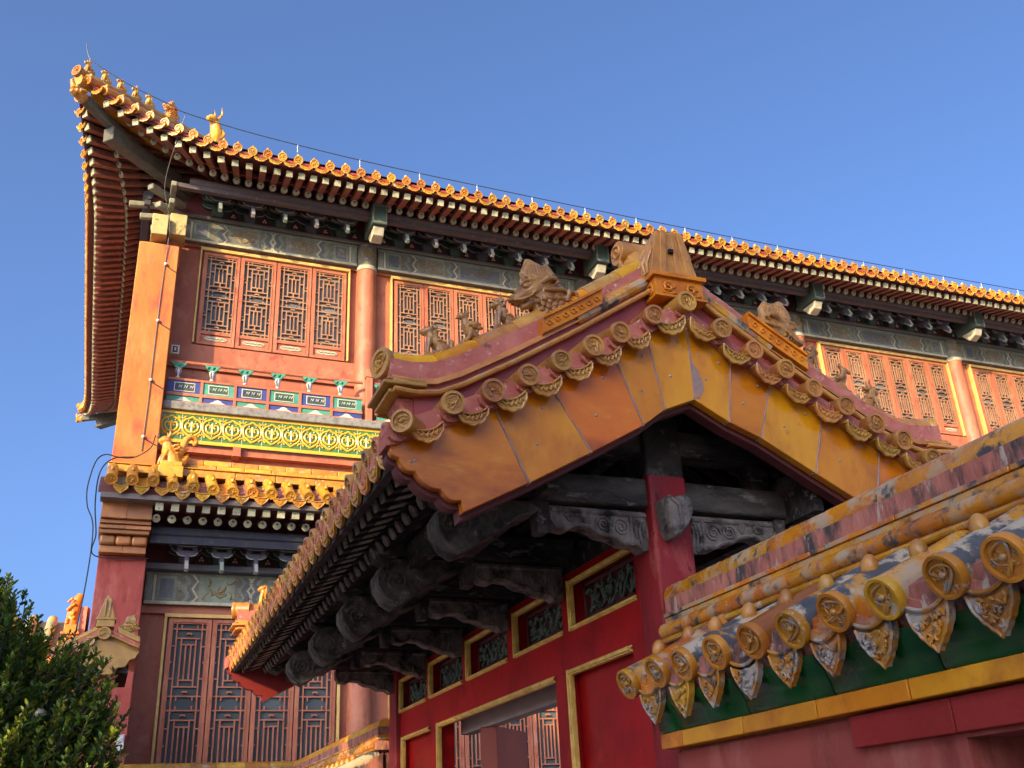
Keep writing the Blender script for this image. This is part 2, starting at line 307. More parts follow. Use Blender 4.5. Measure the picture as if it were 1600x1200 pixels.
def seated_beast(seed=1, horn=False):                 # faces -X, about 0.17 tall, base at z=0
    mb = MB(); rnd = random.Random(seed)
    mb.ell((.045, 0, .040), (.038, .030, .040), 8)                       # haunch
    for s in (-1, 1):
        mb.ell((.040, s * .022, .030), (.034, .014, .032), 7)
        mb.tube([(.040, s * .026, .012), (.008, s * .028, .008), (-.006, s * .028, .006)], [.013, .011, .009], 7)
        mb.tube([(-.018, s * .014, .088), (-.026, s * .018, .045), (-.030, s * .018, .008), (-.042, s * .018, .007)], [.017, .012, .010, .009], 7)
    mb.tube([(.045, 0, .045), (.012, 0, .070), (-.008, 0, .098), (-.016, 0, .122)], [.033, .030, .027, .022], 10)
    mb.ell((-.022, 0, .135), (.027, .024, .024), 8)                      # head
    mb.tube([(-.030, 0, .132), (-.052, 0, .124), (-.064, 0, .122)], [.019, .016, .011], 8)
    mb.tube([(-.034, 0, .118), (-.056, 0, .110)], [.011, .007], 6)
    for s in (-1, 1):
        mb.ell((-.036, s * .014, .146), (.009, .007, .008), 5)
        mb.tube([(-.008, s * .018, .150), (.002, s * .024, .168)], [.009, .003], 6)
        if horn: mb.tube([(-.016, s * .010, .152), (-.006, s * .014, .178), (-.012, s * .016, .205)], [.007, .006, .002], 6)
    for k in range(16):
        a = rnd.uniform(-1.3, 1.3); z = rnd.uniform(.085, .155); mb.ell((.004 + rnd.uniform(-.004, .012), .024 * math.sin(a), z), rnd.uniform(.008, .012), 5)
    mb.tube([(.075, 0, .030), (.092, 0, .050), (.092, 0, .082), (.082, 0, .100)], [.012, .012, .013, .004], 7)
    for s in (-1, 1):
        mb.tube([(.05, s * .03, .062), (.03, s * .033, .075), (.01, s * .03, .072)], [.006, .008, .003], 6)
    mb.box((-.045, -.03, -.02), (.075, .03, .006)); return mb
def winged_beast(seed=2):
    mb = MB()
    mb.tube([(.085, 0, .012), (.045, 0, .030), (.010, 0, .062), (-.012, 0, .100), (-.018, 0, .125)], [.010, .026, .030, .024, .017], 9)
    mb.ell((-.026, 0, .138), (.025, .019, .020), 8)
    mb.tube([(-.036, 0, .136), (-.058, 0, .128), (-.066, 0, .118)], [.014, .010, .003], 7)
    mb.tube([(-.012, 0, .148), (.000, 0, .168), (-.010, 0, .182)], [.012, .010, .002], 6)
    for s in (-1, 1):
        mb.tube([(-.006, s * .024, .095), (.025, s * .034, .088), (.055, s * .034, .098)], [.014, .018, .005], 7)
        mb.tube([(.010, s * .030, .080), (.045, s * .036, .074), (.066, s * .032, .078)], [.010, .012, .004], 7)
        mb.tube([(.010, s * .016, .050), (-.006, s * .016, .022), (-.020, s * .016, .008), (-.036, s * .017, .006)], [.014, .011, .008, .007], 7)
        mb.tube([(.060, s * .012, .022), (.100, s * .016, .010), (.125, s * .016, .012)], [.014, .010, .003], 6)
    mb.box((-.04, -.025, -.02), (.10, .025, .005)); return mb
def dragon_head():                                    # faces -X, ~0.34 tall, base z=0; neck rises from x=+.05
    mb = MB(); rnd = random.Random(4)
    # neck and chest
    mb.rings([[(c + rx * math.cos(t), ry * math.sin(t), z) for t in [2 * math.pi * j / 14 for j in range(14)]] for z, c, rx, ry in
              ((-.02, .035, .115, .055), (.05, .035, .110, .056), (.11, .035, .105, .055), (.17, .02, .10, .054), (.21, .015, .085, .05))])
    # skull, snout, jaw
    mb.ell((-.015, 0, .185), (.085, .056, .055), 10)
    mb.tube([(-.05, 0, .190), (-.105, 0, .172), (-.145, 0, .162)], [.046, .036, .026], 10)
    mb.ell((-.150, 0, .172), (.022, .026, .018), 7)
    mb.tube([(-.03, 0, .140), (-.085, 0, .122), (-.125, 0, .115)], [.034, .026, .015], 9)
    for s in (-1, 1):
        mb.ell((-.155, s * .016, .184), (.012, .010, .011), 6)
        mb.ell((-.068, s * .040, .212), (.020, .012, .016), 7)            # eye
        mb.tube([(-.10, s * .036, .222), (-.07, s * .046, .238), (-.03, s * .048, .232)], [.008, .011, .006], 6)   # brow
        mb.tube([(-.150, s * .024, .158), (-.115, s * .036, .146), (-.07, s * .046, .150), (-.04, s * .05, .165)], [.006, .008, .007, .005], 6)  # lip
        for k in range(5):
            mb.ell((-.12 + k * .018, s * (.026 + .004 * k), .140), (.005, .005, .010), 4)
        # ear / fin swirls
        mb.tube([(.0, s * .05, .20), (.04, s * .060, .212), (.075, s * .06, .20), (.085, s * .058, .175), (.06, s * .058, .168)], [.014, .017, .015, .012, .006], 7)
        mb.tube([(.0, s * .052, .16), (.04, s * .062, .14), (.085, s * .058, .13), (.12, s * .052, .10)], [.012, .014, .012, .004], 7)
        mb.tube([(-.02, s * .05, .13), (.01, s * .058, .10), (.06, s * .056, .085), (.12, s * .05, .05)], [.010, .013, .011, .004], 7)
        mb.tube([(.08, s * .05, .06), (.12, s * .056, .11), (.145, s * .05, .09), (.155, s * .045, .04)], [.014, .016, .013, .006], 7)
        # scales on the neck
        for i in range(5):
            for j in range(4):
                mb.ell((-.055 + j * .036 + (i % 2) * .018, s * (.048 + .006 * math.sin(j)), .012 + i * .024), (.015, .011, .014), 4)
        # mane strands sweeping up and back to a flame
        for k in range(8):
            x = -.055 + .0165 * k; y = s * (.034 - .0012 * k); tp = .335 + .030 * math.sin(k * .45) - .0035 * k
            mb.tube([(x, y * 1.15, .205), (x + .022, y * 1.25, .235), (x + .010, y * 1.05, .268), (x + .030 - k * .002, y * .95, tp - .035), (x + .022 - .0105 * (k - 3), y * .55, tp + .012)], [.0095, .0115, .0115, .0105, .003], 6)
    for k in range(9):
        x = -.050 + .0155 * k; tp = .345 + .028 * math.sin(k * .45) - .003 * k
        mb.tube([(x, 0, .20), (x + .020, 0, .25), (x + .016, 0, .30), (x + .02 - .0105 * (k - 3), 0, tp + .012)], [.026, .026, .021, .006], 7)
    return mb
def coil_beast():                                     # crouched roof-end beast with a curled fan tail to +X, ~0.55 tall
    mb = MB()
    mb.tube([(.05, 0, .0), (.03, 0, .10), (-.03, 0, .20), (-.05, 0, .30)], [.12, .11, .09, .06], 10)
    mb.ell((-.075, 0, .345), (.075, .055, .06), 8); mb.tube([(-.10, 0, .335), (-.165, 0, .315)], [.045, .030], 8)
    mb.tube([(-.09, 0, .30), (-.14, 0, .275)], [.025, .015], 7)
    for s in (-1, 1):
        mb.tube([(-.05, s * .03, .38), (-.03, s * .05, .44), (-.05, s * .055, .48)], [.022, .018, .005], 6)
        mb.tube([(-.06, s * .06, .18), (-.10, s * .07, .08), (-.12, s * .07, .0)], [.035, .028, .025], 7)
        for k in range(4):
            mb.tube([(.02, s * .07, .08 + .06 * k), (.08, s * .085, .10 + .06 * k), (.13, s * .06, .08 + .06 * k)], [.018, .02, .006], 6)
    pts = [(.06, 0, .12), (.13, 0, .20), (.17, 0, .30), (.20, 0, .40), (.26, 0, .455), (.325, 0, .44), (.345, 0, .38), (.31, 0, .345), (.28, 0, .37)]
    mb.tube(pts, [.07, .062, .055, .05, .045, .042, .036, .028, .012], 8)
    for k in range(5):
        mb.ell((.10 + .03 * k, 0, .15 + .03 * k), (.03, .075 - .008 * k, .03), 6)
    mb.tube([(.15, 0, .05), (.22, 0, .12), (.25, 0, .2)], [.07, .05, .01], 8)
    return mb
SEATED = blob(seated_beast(1), 'ridge_figure', GL_BEAST, .0030, 0)
SEATED2 = blob(seated_beast(5, True), 'ridge_figure', GL_BEAST, .0030, 0)
WINGED = blob(winged_beast(), 'ridge_figure', GL_BEAST, .0030, 0)
DRAGON = blob(dragon_head(), 'dragon_head', GL_BEAST, .0034, 0)
COIL = blob(coil_beast(), 'ridge_beast', GL_HALL, .010, 1)
def recolour(me, m): n = me.copy(); n.materials.clear(); n.materials.append(m); return n
SEATED_H = recolour(SEATED, GL_HALL); SEATED2_H = recolour(SEATED2, GL_HALL); DRAGON_H = recolour(DRAGON, GL_HALL)
# ------------------------------------------------------------------ the gatehouse
GX, GY0, GY1 = 2.66, 4.45, 9.55                       # ridge axis, near and far column rows
gate = thing('gatehouse', 'red lacquered gatehouse with amber tiled gable, ridge beasts and dark timber eaves in the foreground', 'gatehouse', (GX, 7.0, -EYE))
TL = [(.90, 1.66), (1.076, 1.695), (1.322, 1.81), (1.509, 1.90), (1.70, 2.00), (1.876, 2.10), (2.05, 2.20), (2.21, 2.305), (2.41, 2.43), (2.63, 2.545)]
TR = [(2.63, 2.545), (2.82, 2.415), (3.00, 2.315), (3.18, 2.22), (3.35, 2.135), (3.53, 2.05), (3.71, 1.965), (3.88, 1.885), (4.06, 1.80), (4.24, 1.70), (4.42, 1.66)]
TZ = TL + TR[1:]
def tz(x): return interp(TZ, x)
def slope(x): return (tz(x + .06) - tz(x - .06)) / .12
# roof body (tiles above, boards below): one curved slab
mb = MB(); xs = [1.13 + i * (4.19 - 1.13) / 60 for i in range(61)]
mb.rings([[(x, 4.06, tz(x) - .035), (x, 9.89, tz(x) - .035), (x, 9.89, tz(x) - .085), (x, 4.06, tz(x) - .085)] for x in xs])
roof = obj('roof', mb, GL_GATE, gate)
mb = MB()
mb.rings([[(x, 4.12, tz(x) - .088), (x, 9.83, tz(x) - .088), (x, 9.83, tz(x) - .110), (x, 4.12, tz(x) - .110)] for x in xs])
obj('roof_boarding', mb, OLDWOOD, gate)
mb = MB()
mb.box((GX - .13, 4.2, 2.50), (GX + .13, 9.75, 2.74)); mb.tube([(GX, 4.2, 2.80), (GX, 9.75, 2.80)], .075, 10)
for k in (-1, 1): mb.tube([(GX + k * .13, 4.2, 2.62), (GX + k * .13, 9.75, 2.62)], .03, 8)
obj('main_ridge', mb, GL_GATE, gate)

R_G = .055
DISCS = [Proto('round_tile', disc_tile(R_G, .26, k), GL_GATE) for k in (1, 2, 3)]
CRES = [Proto('drip_tile', crescent_drip(.082, .078, k), GL_GATE) for k in (3, 4)]
cnt = 0
for far in (False, True):
    yy = (lambda y: 13.95 - y) if far else (lambda y: y); fy = 1 if far else -1
    # projecting row of round and drip tiles along the gable
    pts = TL[1:] + TR[1:-1]
    for i, (x, z) in enumerate(pts):
        corner = i == 0 or i == len(pts) - 1
        fd = Vector(((-.75 if i == 0 else .75) if corner else 0, fy, -.10))
        DISCS[i % 3].put(gate, frame((x + random.uniform(-.006, .006), yy(3.90 + random.uniform(-.006, .008)), z + random.uniform(-.005, .005)), fd + Vector((random.uniform(-.09, .09), 0, random.uniform(-.08, .08))), scale=random.uniform(.95, 1.04)) @ Matrix.Rotation(random.uniform(-3, 3), 4, 'Y'))
        if i < len(pts) - 1:
            x1, z1 = pts[i + 1]; xm = (x + x1) / 2; zm = (z + z1) / 2
            CRES[i % 2].put(gate, frame((xm, yy(3.925), zm - .050), (random.uniform(-.09, .09), fy, -.12 + random.uniform(-.09, .09)), (-.55 * slope(xm) + random.uniform(-.07, .07), 0, 1), random.uniform(.94, 1.05)))
    # mortar bed behind the row
    mb = MB(); path = [(x, tz(x)) for x in [1.03 + .02 * k for k in range(164)]]
    mb.swx(path, yy(3.985), yy(4.12), -.075, .03)
    for i in range(len(pts) - 1):
        x, z = pts[i]; x1, z1 = pts[i + 1]
        mb.tube([(x, yy(3.955), z - .022), (x, yy(4.1), z - .015)], .050, 10)
    obj('mortar_bed', mb, MORTAR, gate)
    # the two descending ridges: bands, mouldings, cap tiles
    for side, line in ((0, [(1.085, 1.925), (1.19, 1.915), (1.30, 1.930), (1.422, 1.985), (1.692, 2.142), (2.057, 2.373), (2.46, 2.645), (2.60, 2.735)]),
                       (1, [(2.72, 2.735), (2.90, 2.60), (3.25, 2.37), (3.60, 2.165), (3.88, 2.00), (4.03, 1.935), (4.15, 1.905), (4.38, 1.92)])):
        pin = sorted(line)
        ys = (yy(4.10), yy(4.34)); yf = (yy(4.06), yy(4.38))
        mb = MB(); mb.swx([q for q in pin if 1.16 < q[0] < 4.16], *ys, -.14, .0); obj('ridge_base', mb, MAROON, gate)
        mb = MB()
        for y in yf: mb.tube([(x, y, z) for x, z in pin], .014, 8)
        mb.swx(pin, yy(4.065), yy(4.375), -.004, .012); obj('lower_moulding', mb, GL_GATE, gate)
        mb = MB(); mb.swx(pin, *ys, .012, .05); obj('ridge_band', mb, MAROON, gate)
        upper = [p for p in pin if (p[0] > 1.95 if side == 0 else p[0] < 3.36)]
        lower = [p for p in pin if (p[0] < 2.06 if side == 0 else p[0] > 3.25)]
        mb = MB()
        for y in (yy(4.10), yy(4.34)): mb.tube([(x, y, z + .075) for x, z in upper], .034, 10)
        obj('worn_half_round', mb, GL_WORN, gate)
        mb = MB(); mb.swx(pin, yy(4.075), yy(4.365), .05, .062); mb.swx(lower, yy(4.085), yy(4.355), .062, .082); mb.swx(upper, yy(4.09), yy(4.35), .105, .125); obj('upper_moulding', mb, GL_GATE, gate)
        mb = MB(); mb.swx(pin, yy(4.12), yy(4.32), .06, .185); obj('mortar_band', mb, MORTAR, gate)
        # cap tiles, one by one
        n = 7
        L = []
        tot = sum(math.dist(a, b) for a, b in zip(pin, pin[1:]))
        def at(d):
            for a, b in zip(pin, pin[1:]):
                l = math.dist(a, b)
                if d <= l: return (lerp(a[0], b[0], d / l), lerp(a[1], b[1], d / l))
                d -= l
            return pin[-1]
        for k in range(n):
            mb = MB(); r = .068
            P = [at(tot * (k + u) / n) for u in (.0, .25, .5, .75, 1.0)]
            mb.tube([(x, yy(4.22), z + .195) for x, z in P], [r * 1.0, r, r, r, r * .93] if side == 0 else [r * .93, r, r, r, r], 14)
            obj('ridge_cap_tile', mb, random.choice([GL_GATE, GL_GATE, GL_PANEL]), gate)
        # end disc and flat corner plates under it
        ex = pin[0] if side == 0 else pin[-1]; sx = -1 if side == 0 else 1
        Proto('ridge_end_tile', disc_tile(.078, .16, 9), GL_GATE).put(gate, frame((ex[0] + sx * .035, yy(4.21), ex[1] + .195), (sx, -fy * -.35, 0)))
        mb = MB()
        for dz, e, t in ((.055, .025, .016), (.025, .05, .020), (-.01, .02, .020)):
            x0, x1 = sorted((ex[0] - sx * .16, ex[0] + sx * e)); y0, y1 = sorted((yy(4.22 - .12 - e * .8), yy(4.22 + .12 + e * .8)))
            mb.box((x0, y0, ex[1] + dz), (x1, y1, ex[1] + dz + t))
        obj('corner_plate', mb, GL_GATE, gate, bevel=.006)
        mb = MB(); x0, x1 = sorted((ex[0] - sx * .20, ex[0] - sx * .03)); y0, y1 = sorted((yy(4.12), yy(4.32)))
        mb.prism([(x0 + (.06 if sx < 0 else 0), y0, ex[1] - .17), (x1 - (.06 if sx > 0 else 0), y0, ex[1] - .17), (x1 - (.06 if sx > 0 else 0), y1, ex[1] - .17), (x0 + (.06 if sx < 0 else 0), y1, ex[1] - .17)], [(x0, y0, ex[1] - .012), (x1, y0, ex[1] - .012), (x1, y1, ex[1] - .012), (x0, y1, ex[1] - .012)]); obj('ridge_foot', mb, MORTAR, gate, bevel=.01)
        # beasts
        def zr(x): return interp(pin, x) + .258
        def sl(x): return (interp(pin, x + .05) - interp(pin, x - .05)) / .1
        if side == 0: FX, DXH = (1.325, 1.51, 1.70), 1.985
        else: FX, DXH = (4.01, 3.82, 3.62), 3.33
        for k, x in enumerate(FX):
            me = ((SEATED, WINGED, SEATED2) if side == 0 else (SEATED2, WINGED, SEATED))[k]
            if far: me = recolour(me, GL_HALL)  # far figures get a brighter glaze for the sunlight on them
            rot = Matrix.Rotation((math.pi if side else 0) + random.uniform(-.12, .12), 4, 'Z') @ Matrix.Rotation(random.uniform(-.05, .05), 4, 'X')
            place(me, 'ridge_figure', gate, Matrix.Translation((x, yy(4.22), zr(x) - .002)) @ rot @ Matrix.Scale(1.02 + .04 * (k % 2), 4))
        rot = Matrix.Rotation(math.pi if side else 0, 4, 'Z') @ Matrix.Rotation(math.radians(-24), 4, 'Y')
        place(DRAGON, 'dragon_head', gate, Matrix.Translation((DXH, yy(4.21), interp(pin, DXH) + .165)) @ rot @ Matrix.Diagonal((1.16, 1.05, 1.0, 1)))
        # carved plinth behind/under the dragon head
        mb = MB(); a, b = (DXH - .13, DXH + .22) if side == 0 else (DXH - .22, DXH + .13)
        P = [(x, interp(pin, x)) for x in (a, lerp(a, b, .5), b)]
        mb.swx(P, yy(4.055), yy(4.385), .075, .155); mb.swx(P, yy(4.04), yy(4.40), .155, .172)
        for k in range(7):
            x = lerp(a, b, (k + .7) / 7.5); z = interp(pin, x) + .115
            mb.tube([(x + .018 * math.cos(u) * (1 - u / 9), yy(4.052), z + .02 * math.sin(u) * (1 - u / 9)) for u in [q * .7 for q in range(10)]], .006, 5)
        obj('carved_plinth', mb, GL_PANEL, gate, bevel=.004)
    # ridge-end ornament over the apex
    mb = MB(); X0, Z0 = 2.65, 2.685; f = -1 if not far else 1
    mb.box((X0 - .145, min(yy(4.0), yy(4.42)), Z0 - .06), (X0 + .145, max(yy(4.0), yy(4.36)), Z0 + .05))
    mb.box((X0 - .165, min(yy(3.98), yy(4.44)), Z0 + .05), (X0 + .165, max(yy(3.98), yy(4.44)), Z0 + .075))
    mb.box((X0 - .16, min(yy(3.985), yy(4.44)), Z0 - .075), (X0 + .16, max(yy(3.985), yy(4.44)), Z0 - .06))
    for s in (-.07, .07):
        mb.tube([(X0 + s + .035 * math.cos(u) * (1 - u / 11), yy(3.995), Z0 - .01 + .035 * math.sin(u) * (1 - u / 11)) for u in [q * .75 for q in range(13)]], .010, 6)
        mb.tube([(X0 + s * .9 - .04, yy(3.995), Z0 - .045), (X0 + s, yy(3.992), Z0 - .055), (X0 + s * 1.1 + .05, yy(3.995), Z0 - .04)], .008, 6)
    for k in range(3):
        mb.tube([(X0 - .147, yy(4.06 + .13 * k) + .03 * math.cos(u), Z0 - .01 + .03 * math.sin(u)) for u in [q * .75 for q in range(9)]], .009, 6)
    obj('carved_plinth', mb, GL_PANEL, gate, bevel=.004)
    mb = MB(); zb = Z0 + .075; y0, y1 = sorted((yy(4.03), yy(4.20)))
    mb.prism([(X0 - .15, y0, zb), (X0 + .15, y0, zb), (X0 + .15, y1, zb), (X0 - .15, y1, zb)],
             [(X0 - .085, y0 + .006, zb + .30), (X0 + .085, y0 + .006, zb + .30), (X0 + .08, y1 - .01, zb + .285), (X0 - .08, y1 - .01, zb + .285)])
    yfv = yy(4.03)
    for u, wd in ((-.5, .02), (.12, .012), (.62, .02)):
        mb.prism([(X0 + u * .15 - wd, yfv - .012, zb), (X0 + u * .15 + wd, yfv - .012, zb), (X0 + u * .15 + wd, yfv + .012, zb), (X0 + u * .15 - wd, yfv + .012, zb)],
                 [(X0 + u * .085 - wd * .8, yfv - .010, zb + .298), (X0 + u * .085 + wd * .8, yfv - .010, zb + .298), (X0 + u * .085 + wd * .8, yfv + .012, zb + .298), (X0 + u * .085 - wd * .8, yfv + .012, zb + .298)])
    sgn = 1 if not far else -1
    for s in (-1, 1):
        for k in range(6):
            yk = yy(4.06) + sgn * .024 * k
            mb.tube([(X0 + s * (.150 - .0 * k), yk, zb + .02), (X0 + s * (.138 + .012 * (k % 2)), yk + sgn * .02, zb + .10), (X0 + s * .118, yk - sgn * .012, zb + .17), (X0 + s * .098, yk + sgn * .01, zb + .24)], [.010, .013, .011, .004], 6)
    mb.tube([(X0, yy(4.18), zb + .0), (X0, yy(4.27), zb + .10), (X0, yy(4.37), zb + .22), (X0, yy(4.44), zb + .34)], [.12, .115, .105, .085], 10)
    mb.lathe((X0 - .10, yy(4.44), zb + .385), (1, 0, 0), [(.03, -.012), (.075, -.012), (.075, .212), (.03, .212)], 18)
    for s, x in ((-1, X0 - .115), (1, X0 + .115)):
        mb.tube([(x, yy(4.44) + .055 * math.cos(u) * (1 - u / 12), zb + .385 + .055 * math.sin(u) * (1 - u / 12)) for u in [q * .6 for q in range(18)]], .009, 6)
        for k in range(5):
            mb.tube([(X0 + s * .112, yy(4.20) + sgn * .035 * k, zb - .02 + .05 * k), (X0 + s * .125, yy(4.24) + sgn * .035 * k, zb + .06 + .05 * k), (X0 + s * .100, yy(4.28) + sgn * .035 * k, zb + .13 + .05 * k)], [.016, .020, .006], 6)
    o = obj('ridge_end_ornament', mb, GL_GATE, gate, bevel=.004)
    mb = MB(); mb.box((X0 - .022, yfv - .016 * sgn, zb + .155), (X0 + .002, yfv + .003 * sgn, zb + .178)); obj('vent_hole', mb, OLDWOOD, o)
    # bargeboard: glazed panels over a painted board
    JT = [(1.567, 1.813, 1.709, 1.495), (1.868, 1.96, 2.04, 1.676), (2.225, 2.165, 2.338, 1.846), (2.421, 2.283, 2.473, 1.947), (2.662, 2.47, 2.652, 2.021),
          (2.912, 2.294, 2.844, 1.917), (3.144, 2.20, 3.026, 1.847), (3.453, 2.05, 3.332, 1.68), (3.803, 1.906, 3.681, 1.496)]
    def ext(j):                                       # lengthen a joint upwards until it is under the tiles
        xt, zt, xb, zb_ = j; d = .12
        while True:
            xx = xt + (xt - xb) * d; zz = zt + (zt - zb_) * d
            if zz > tz(xx) - .03 or d > 1.5: return (xx, zz)
            d += .04
    tops = [ext(j) for j in JT]; bots = [(j[2], j[3]) for j in JT]
    def lobes(P, bulge, n=8):
        out = []
        for (x0, z0), (x1, z1) in zip(P, P[1:]):
            dx, dz = x1 - x0, z1 - z0; l = math.hypot(dx, dz); nx, nz = dz / l, -dx / l
            for k in range(n):
                t = k / n; b = math.sin(math.pi * t) ** .8 * bulge
                out.append((x0 + dx * t + nx * b, z0 + dz * t + nz * b))
        return out + [P[-1]]
    A = [(1.055, 1.625), (1.09, 1.565), (1.165, 1.505), (1.285, 1.432), (1.378, 1.388)]
    end = [(1.055, 1.66)] + lobes(A, .022)[::1] + [(1.382, 1.329)]
    endR = [(2 * 2.652 - x, z) for x, z in end]
    polys = [end + [bots[0], tops[0], (1.30, tz(1.30) - .04)]]
    for k in range(8): polys.append([bots[k], bots[k + 1], tops[k + 1], tops[k]])
    polys.append([bots[8]] + endR[::-1] + [(4.0, tz(4.0) - .04), tops[8]])
    cs = [GL_PANEL] * 10
    for k, p in enumerate(polys):
        cx = sum(a for a, _ in p) / len(p); cz = sum(b for _, b in p) / len(p)
        q = [(cx + (a - cx) * .988, cz + (b - cz) * .992) for a, b in p]
        mb = MB(); mb.prism([(a, yy(4.0), b) for a, b in q], [(a, yy(4.05), b) for a, b in q])
        obj('bargeboard_panel', mb, (PAN_O if k in (0, 2, 6, 9) else PAN_Y) if not far else MAROON, gate, bevel=.004)
        if not far:
            mb = MB()
            for t in ((.3, .45), (.68, .5)):
                a, b = (lerp(cx, p[0][0], t[0]), lerp(cz, p[0][1], t[0])) if t[0] < .5 else (lerp(cx, p[2 % len(p)][0], .4), lerp(cz, p[2 % len(p)][1], .4))
                mb.lathe((a, 4.0, b), (0, -1, 0), [(.007, -.004), (.007, .002), (.003, .006)], 8)
            obj('fixing_nail', mb, STEEL, gate)
    # mortar in the joints and the dark crack at the apex
    mb = MB()
    for (xt, zt), (xb, zb_) in zip(tops, bots):
        mb.prism([(xt - .008, yy(4.008), zt), (xt + .008, yy(4.008), zt), (xb + .008, yy(4.008), zb_ + .002), (xb - .008, yy(4.008), zb_ + .002)], [(xt - .008, yy(4.05), zt), (xt + .008, yy(4.05), zt), (xb + .008, yy(4.05), zb_ + .002), (xb - .008, yy(4.05), zb_ + .002)])
    if not far:
        rj = random.Random(3)
        for (xt, zt), (xb, zb_) in zip(tops, bots): mb.tube([(lerp(xt, xb, u) + rj.uniform(-.002, .002), 4.001, lerp(zt, zb_, u)) for u in [q / 10 for q in range(11)]], [rj.uniform(.003, .0075) for q in range(11)], 5)
        z0 = 2.03; q = [(2.662, 2.24), (2.69, 2.20), (2.715, 2.13), (2.712, 2.08), (2.68, 2.035), (2.652, 2.03)]
        mb.prism([(a, 3.996, b) for a, b in q], [(a, 4.03, b) for a, b in q])
    obj('joint_mortar', mb, MORTAR if far else mat('grey_joint_mortar', (.34, .19, .15), (.26, .17, .145), 20, .9, bump=.5), gate)
    back = [end[0]] + end[1:] + bots + endR[::-1]
    low = [(x, z) for x, z in back]
    up_ = [(x, tz(min(max(x, .98), 4.34)) - .09) for x, z in back]
    mb = MB(); o_ = -.022
    mb.rings([[(x, yy(4.056), z + o_), (x, yy(4.125), z + o_), (x, yy(4.125), max(u[1], z + .02)), (x, yy(4.056), max(u[1], z + .02))] for (x, z), u in zip(low, up_)])
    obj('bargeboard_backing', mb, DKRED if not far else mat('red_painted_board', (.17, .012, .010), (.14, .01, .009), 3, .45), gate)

# eave tiles down both long sides
eL = [4.07 + .1885 * k for k in range(31)]
for k, y in enumerate(eL):
    for sx, x in ((-1, 1.045), (1, 4.27)):
        if sx == 1 and k > 14: continue
        DISCS[k % 3].put(gate, frame((x, y, 1.70 + random.uniform(-.008, .008)), (sx, 0, -.28 + random.uniform(-.05, .05))) @ Matrix.Rotation(random.uniform(-.5, .5), 4, 'Y'))
        CRES[k % 2].put(gate, frame((x + .012 * -sx, y + .094, 1.655), (sx, random.uniform(-.04, .04), -.22)))
for sx, x in ((-1, 1.06), (1, 4.255)):
    mb = MB(); x0, x1 = sorted((x, x - sx * .24))
    mb.box((x0, 4.05, 1.635), (x1, 9.9, 1.70)); obj('mortar_bed', mb, MORTAR, gate)
    mb = MB(); x0, x1 = sorted((x - sx * .035, x - sx * .075)); mb.box((x0, 4.13, 1.565), (x1, 9.82, 1.632)); obj('eave_board', mb, OLDWOOD, gate)
# rafters: square flying rafters over round ones
fr = MB(); fr.box((-.5, -.030, -.030), (.0, .030, .030), 0); fr.box((-.008, -.0315, -.0315), (.003, .0315, .0315), 1); fr.box((-.16, -.0312, -.0318), (-.07, .0312, -.029), 1)
FLY = Proto('flying_rafter', fr, [OLDWOOD, CREAMTIP])
rr = MB(); rr.tube([(-1.25, 0, 0), (0, 0, 0)], .036, 8, 0); rr.lathe((0, 0, 0), (1, 0, 0), [(.037, -.01), (.037, .004)], 8, 1)
RND = Proto('round_rafter', rr, [OLDWOOD, GREYWOOD])
for side in (-1, 1):
    Mf, Mr = [], []
    for k in range(41):
        y = 4.20 + k * .1385
        Mf.append(along((GX + side * 1.49, y, 1.588 + random.uniform(-.004, .004)), (side, random.uniform(-.02, .02), -.32)))
        Mr.append(along((GX + side * 1.29, y, 1.572), (side, 0, -.50)))
    FLY.many(gate, Mf if side < 0 else Mf[:16]); RND.many(gate, Mr if side < 0 else Mr[:24])
# purlins, beams, carved brackets at every frame
FRY = [4.47, 5.615, 6.56, 7.55, 8.535, 9.53]
for sx in (-1, 1):
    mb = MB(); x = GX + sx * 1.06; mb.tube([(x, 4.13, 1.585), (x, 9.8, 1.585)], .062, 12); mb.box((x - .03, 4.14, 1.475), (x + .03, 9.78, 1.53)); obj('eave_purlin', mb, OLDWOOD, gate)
    mb = MB(); x = GX + sx * .77; mb.tube([(x, 4.13, 1.73), (x, 9.8, 1.73)], .07, 12); mb.box((x - .03, 4.14, 1.53), (x + .03, 9.78, 1.67)); obj('middle_purlin', mb, DARKBEAM, gate)
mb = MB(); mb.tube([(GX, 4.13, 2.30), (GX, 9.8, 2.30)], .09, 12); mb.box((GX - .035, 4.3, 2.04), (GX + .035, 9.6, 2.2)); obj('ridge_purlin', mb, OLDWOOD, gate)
def bracket_poly(s):                                  # carved wing under the beam, x measured outward from the column
    top = 1.545
    low = [(.10, 1.345), (.16, 1.335), (.19, 1.36), (.27, 1.365), (.33, 1.395), (.40, 1.405), (.46, 1.44), (.53, 1.445), (.58, 1.42), (.64, 1.43), (.67, 1.47)]
    return [(GX + s * a, b) for a, b in low] + [(GX + s * .67, top), (GX + s * .10, top)]
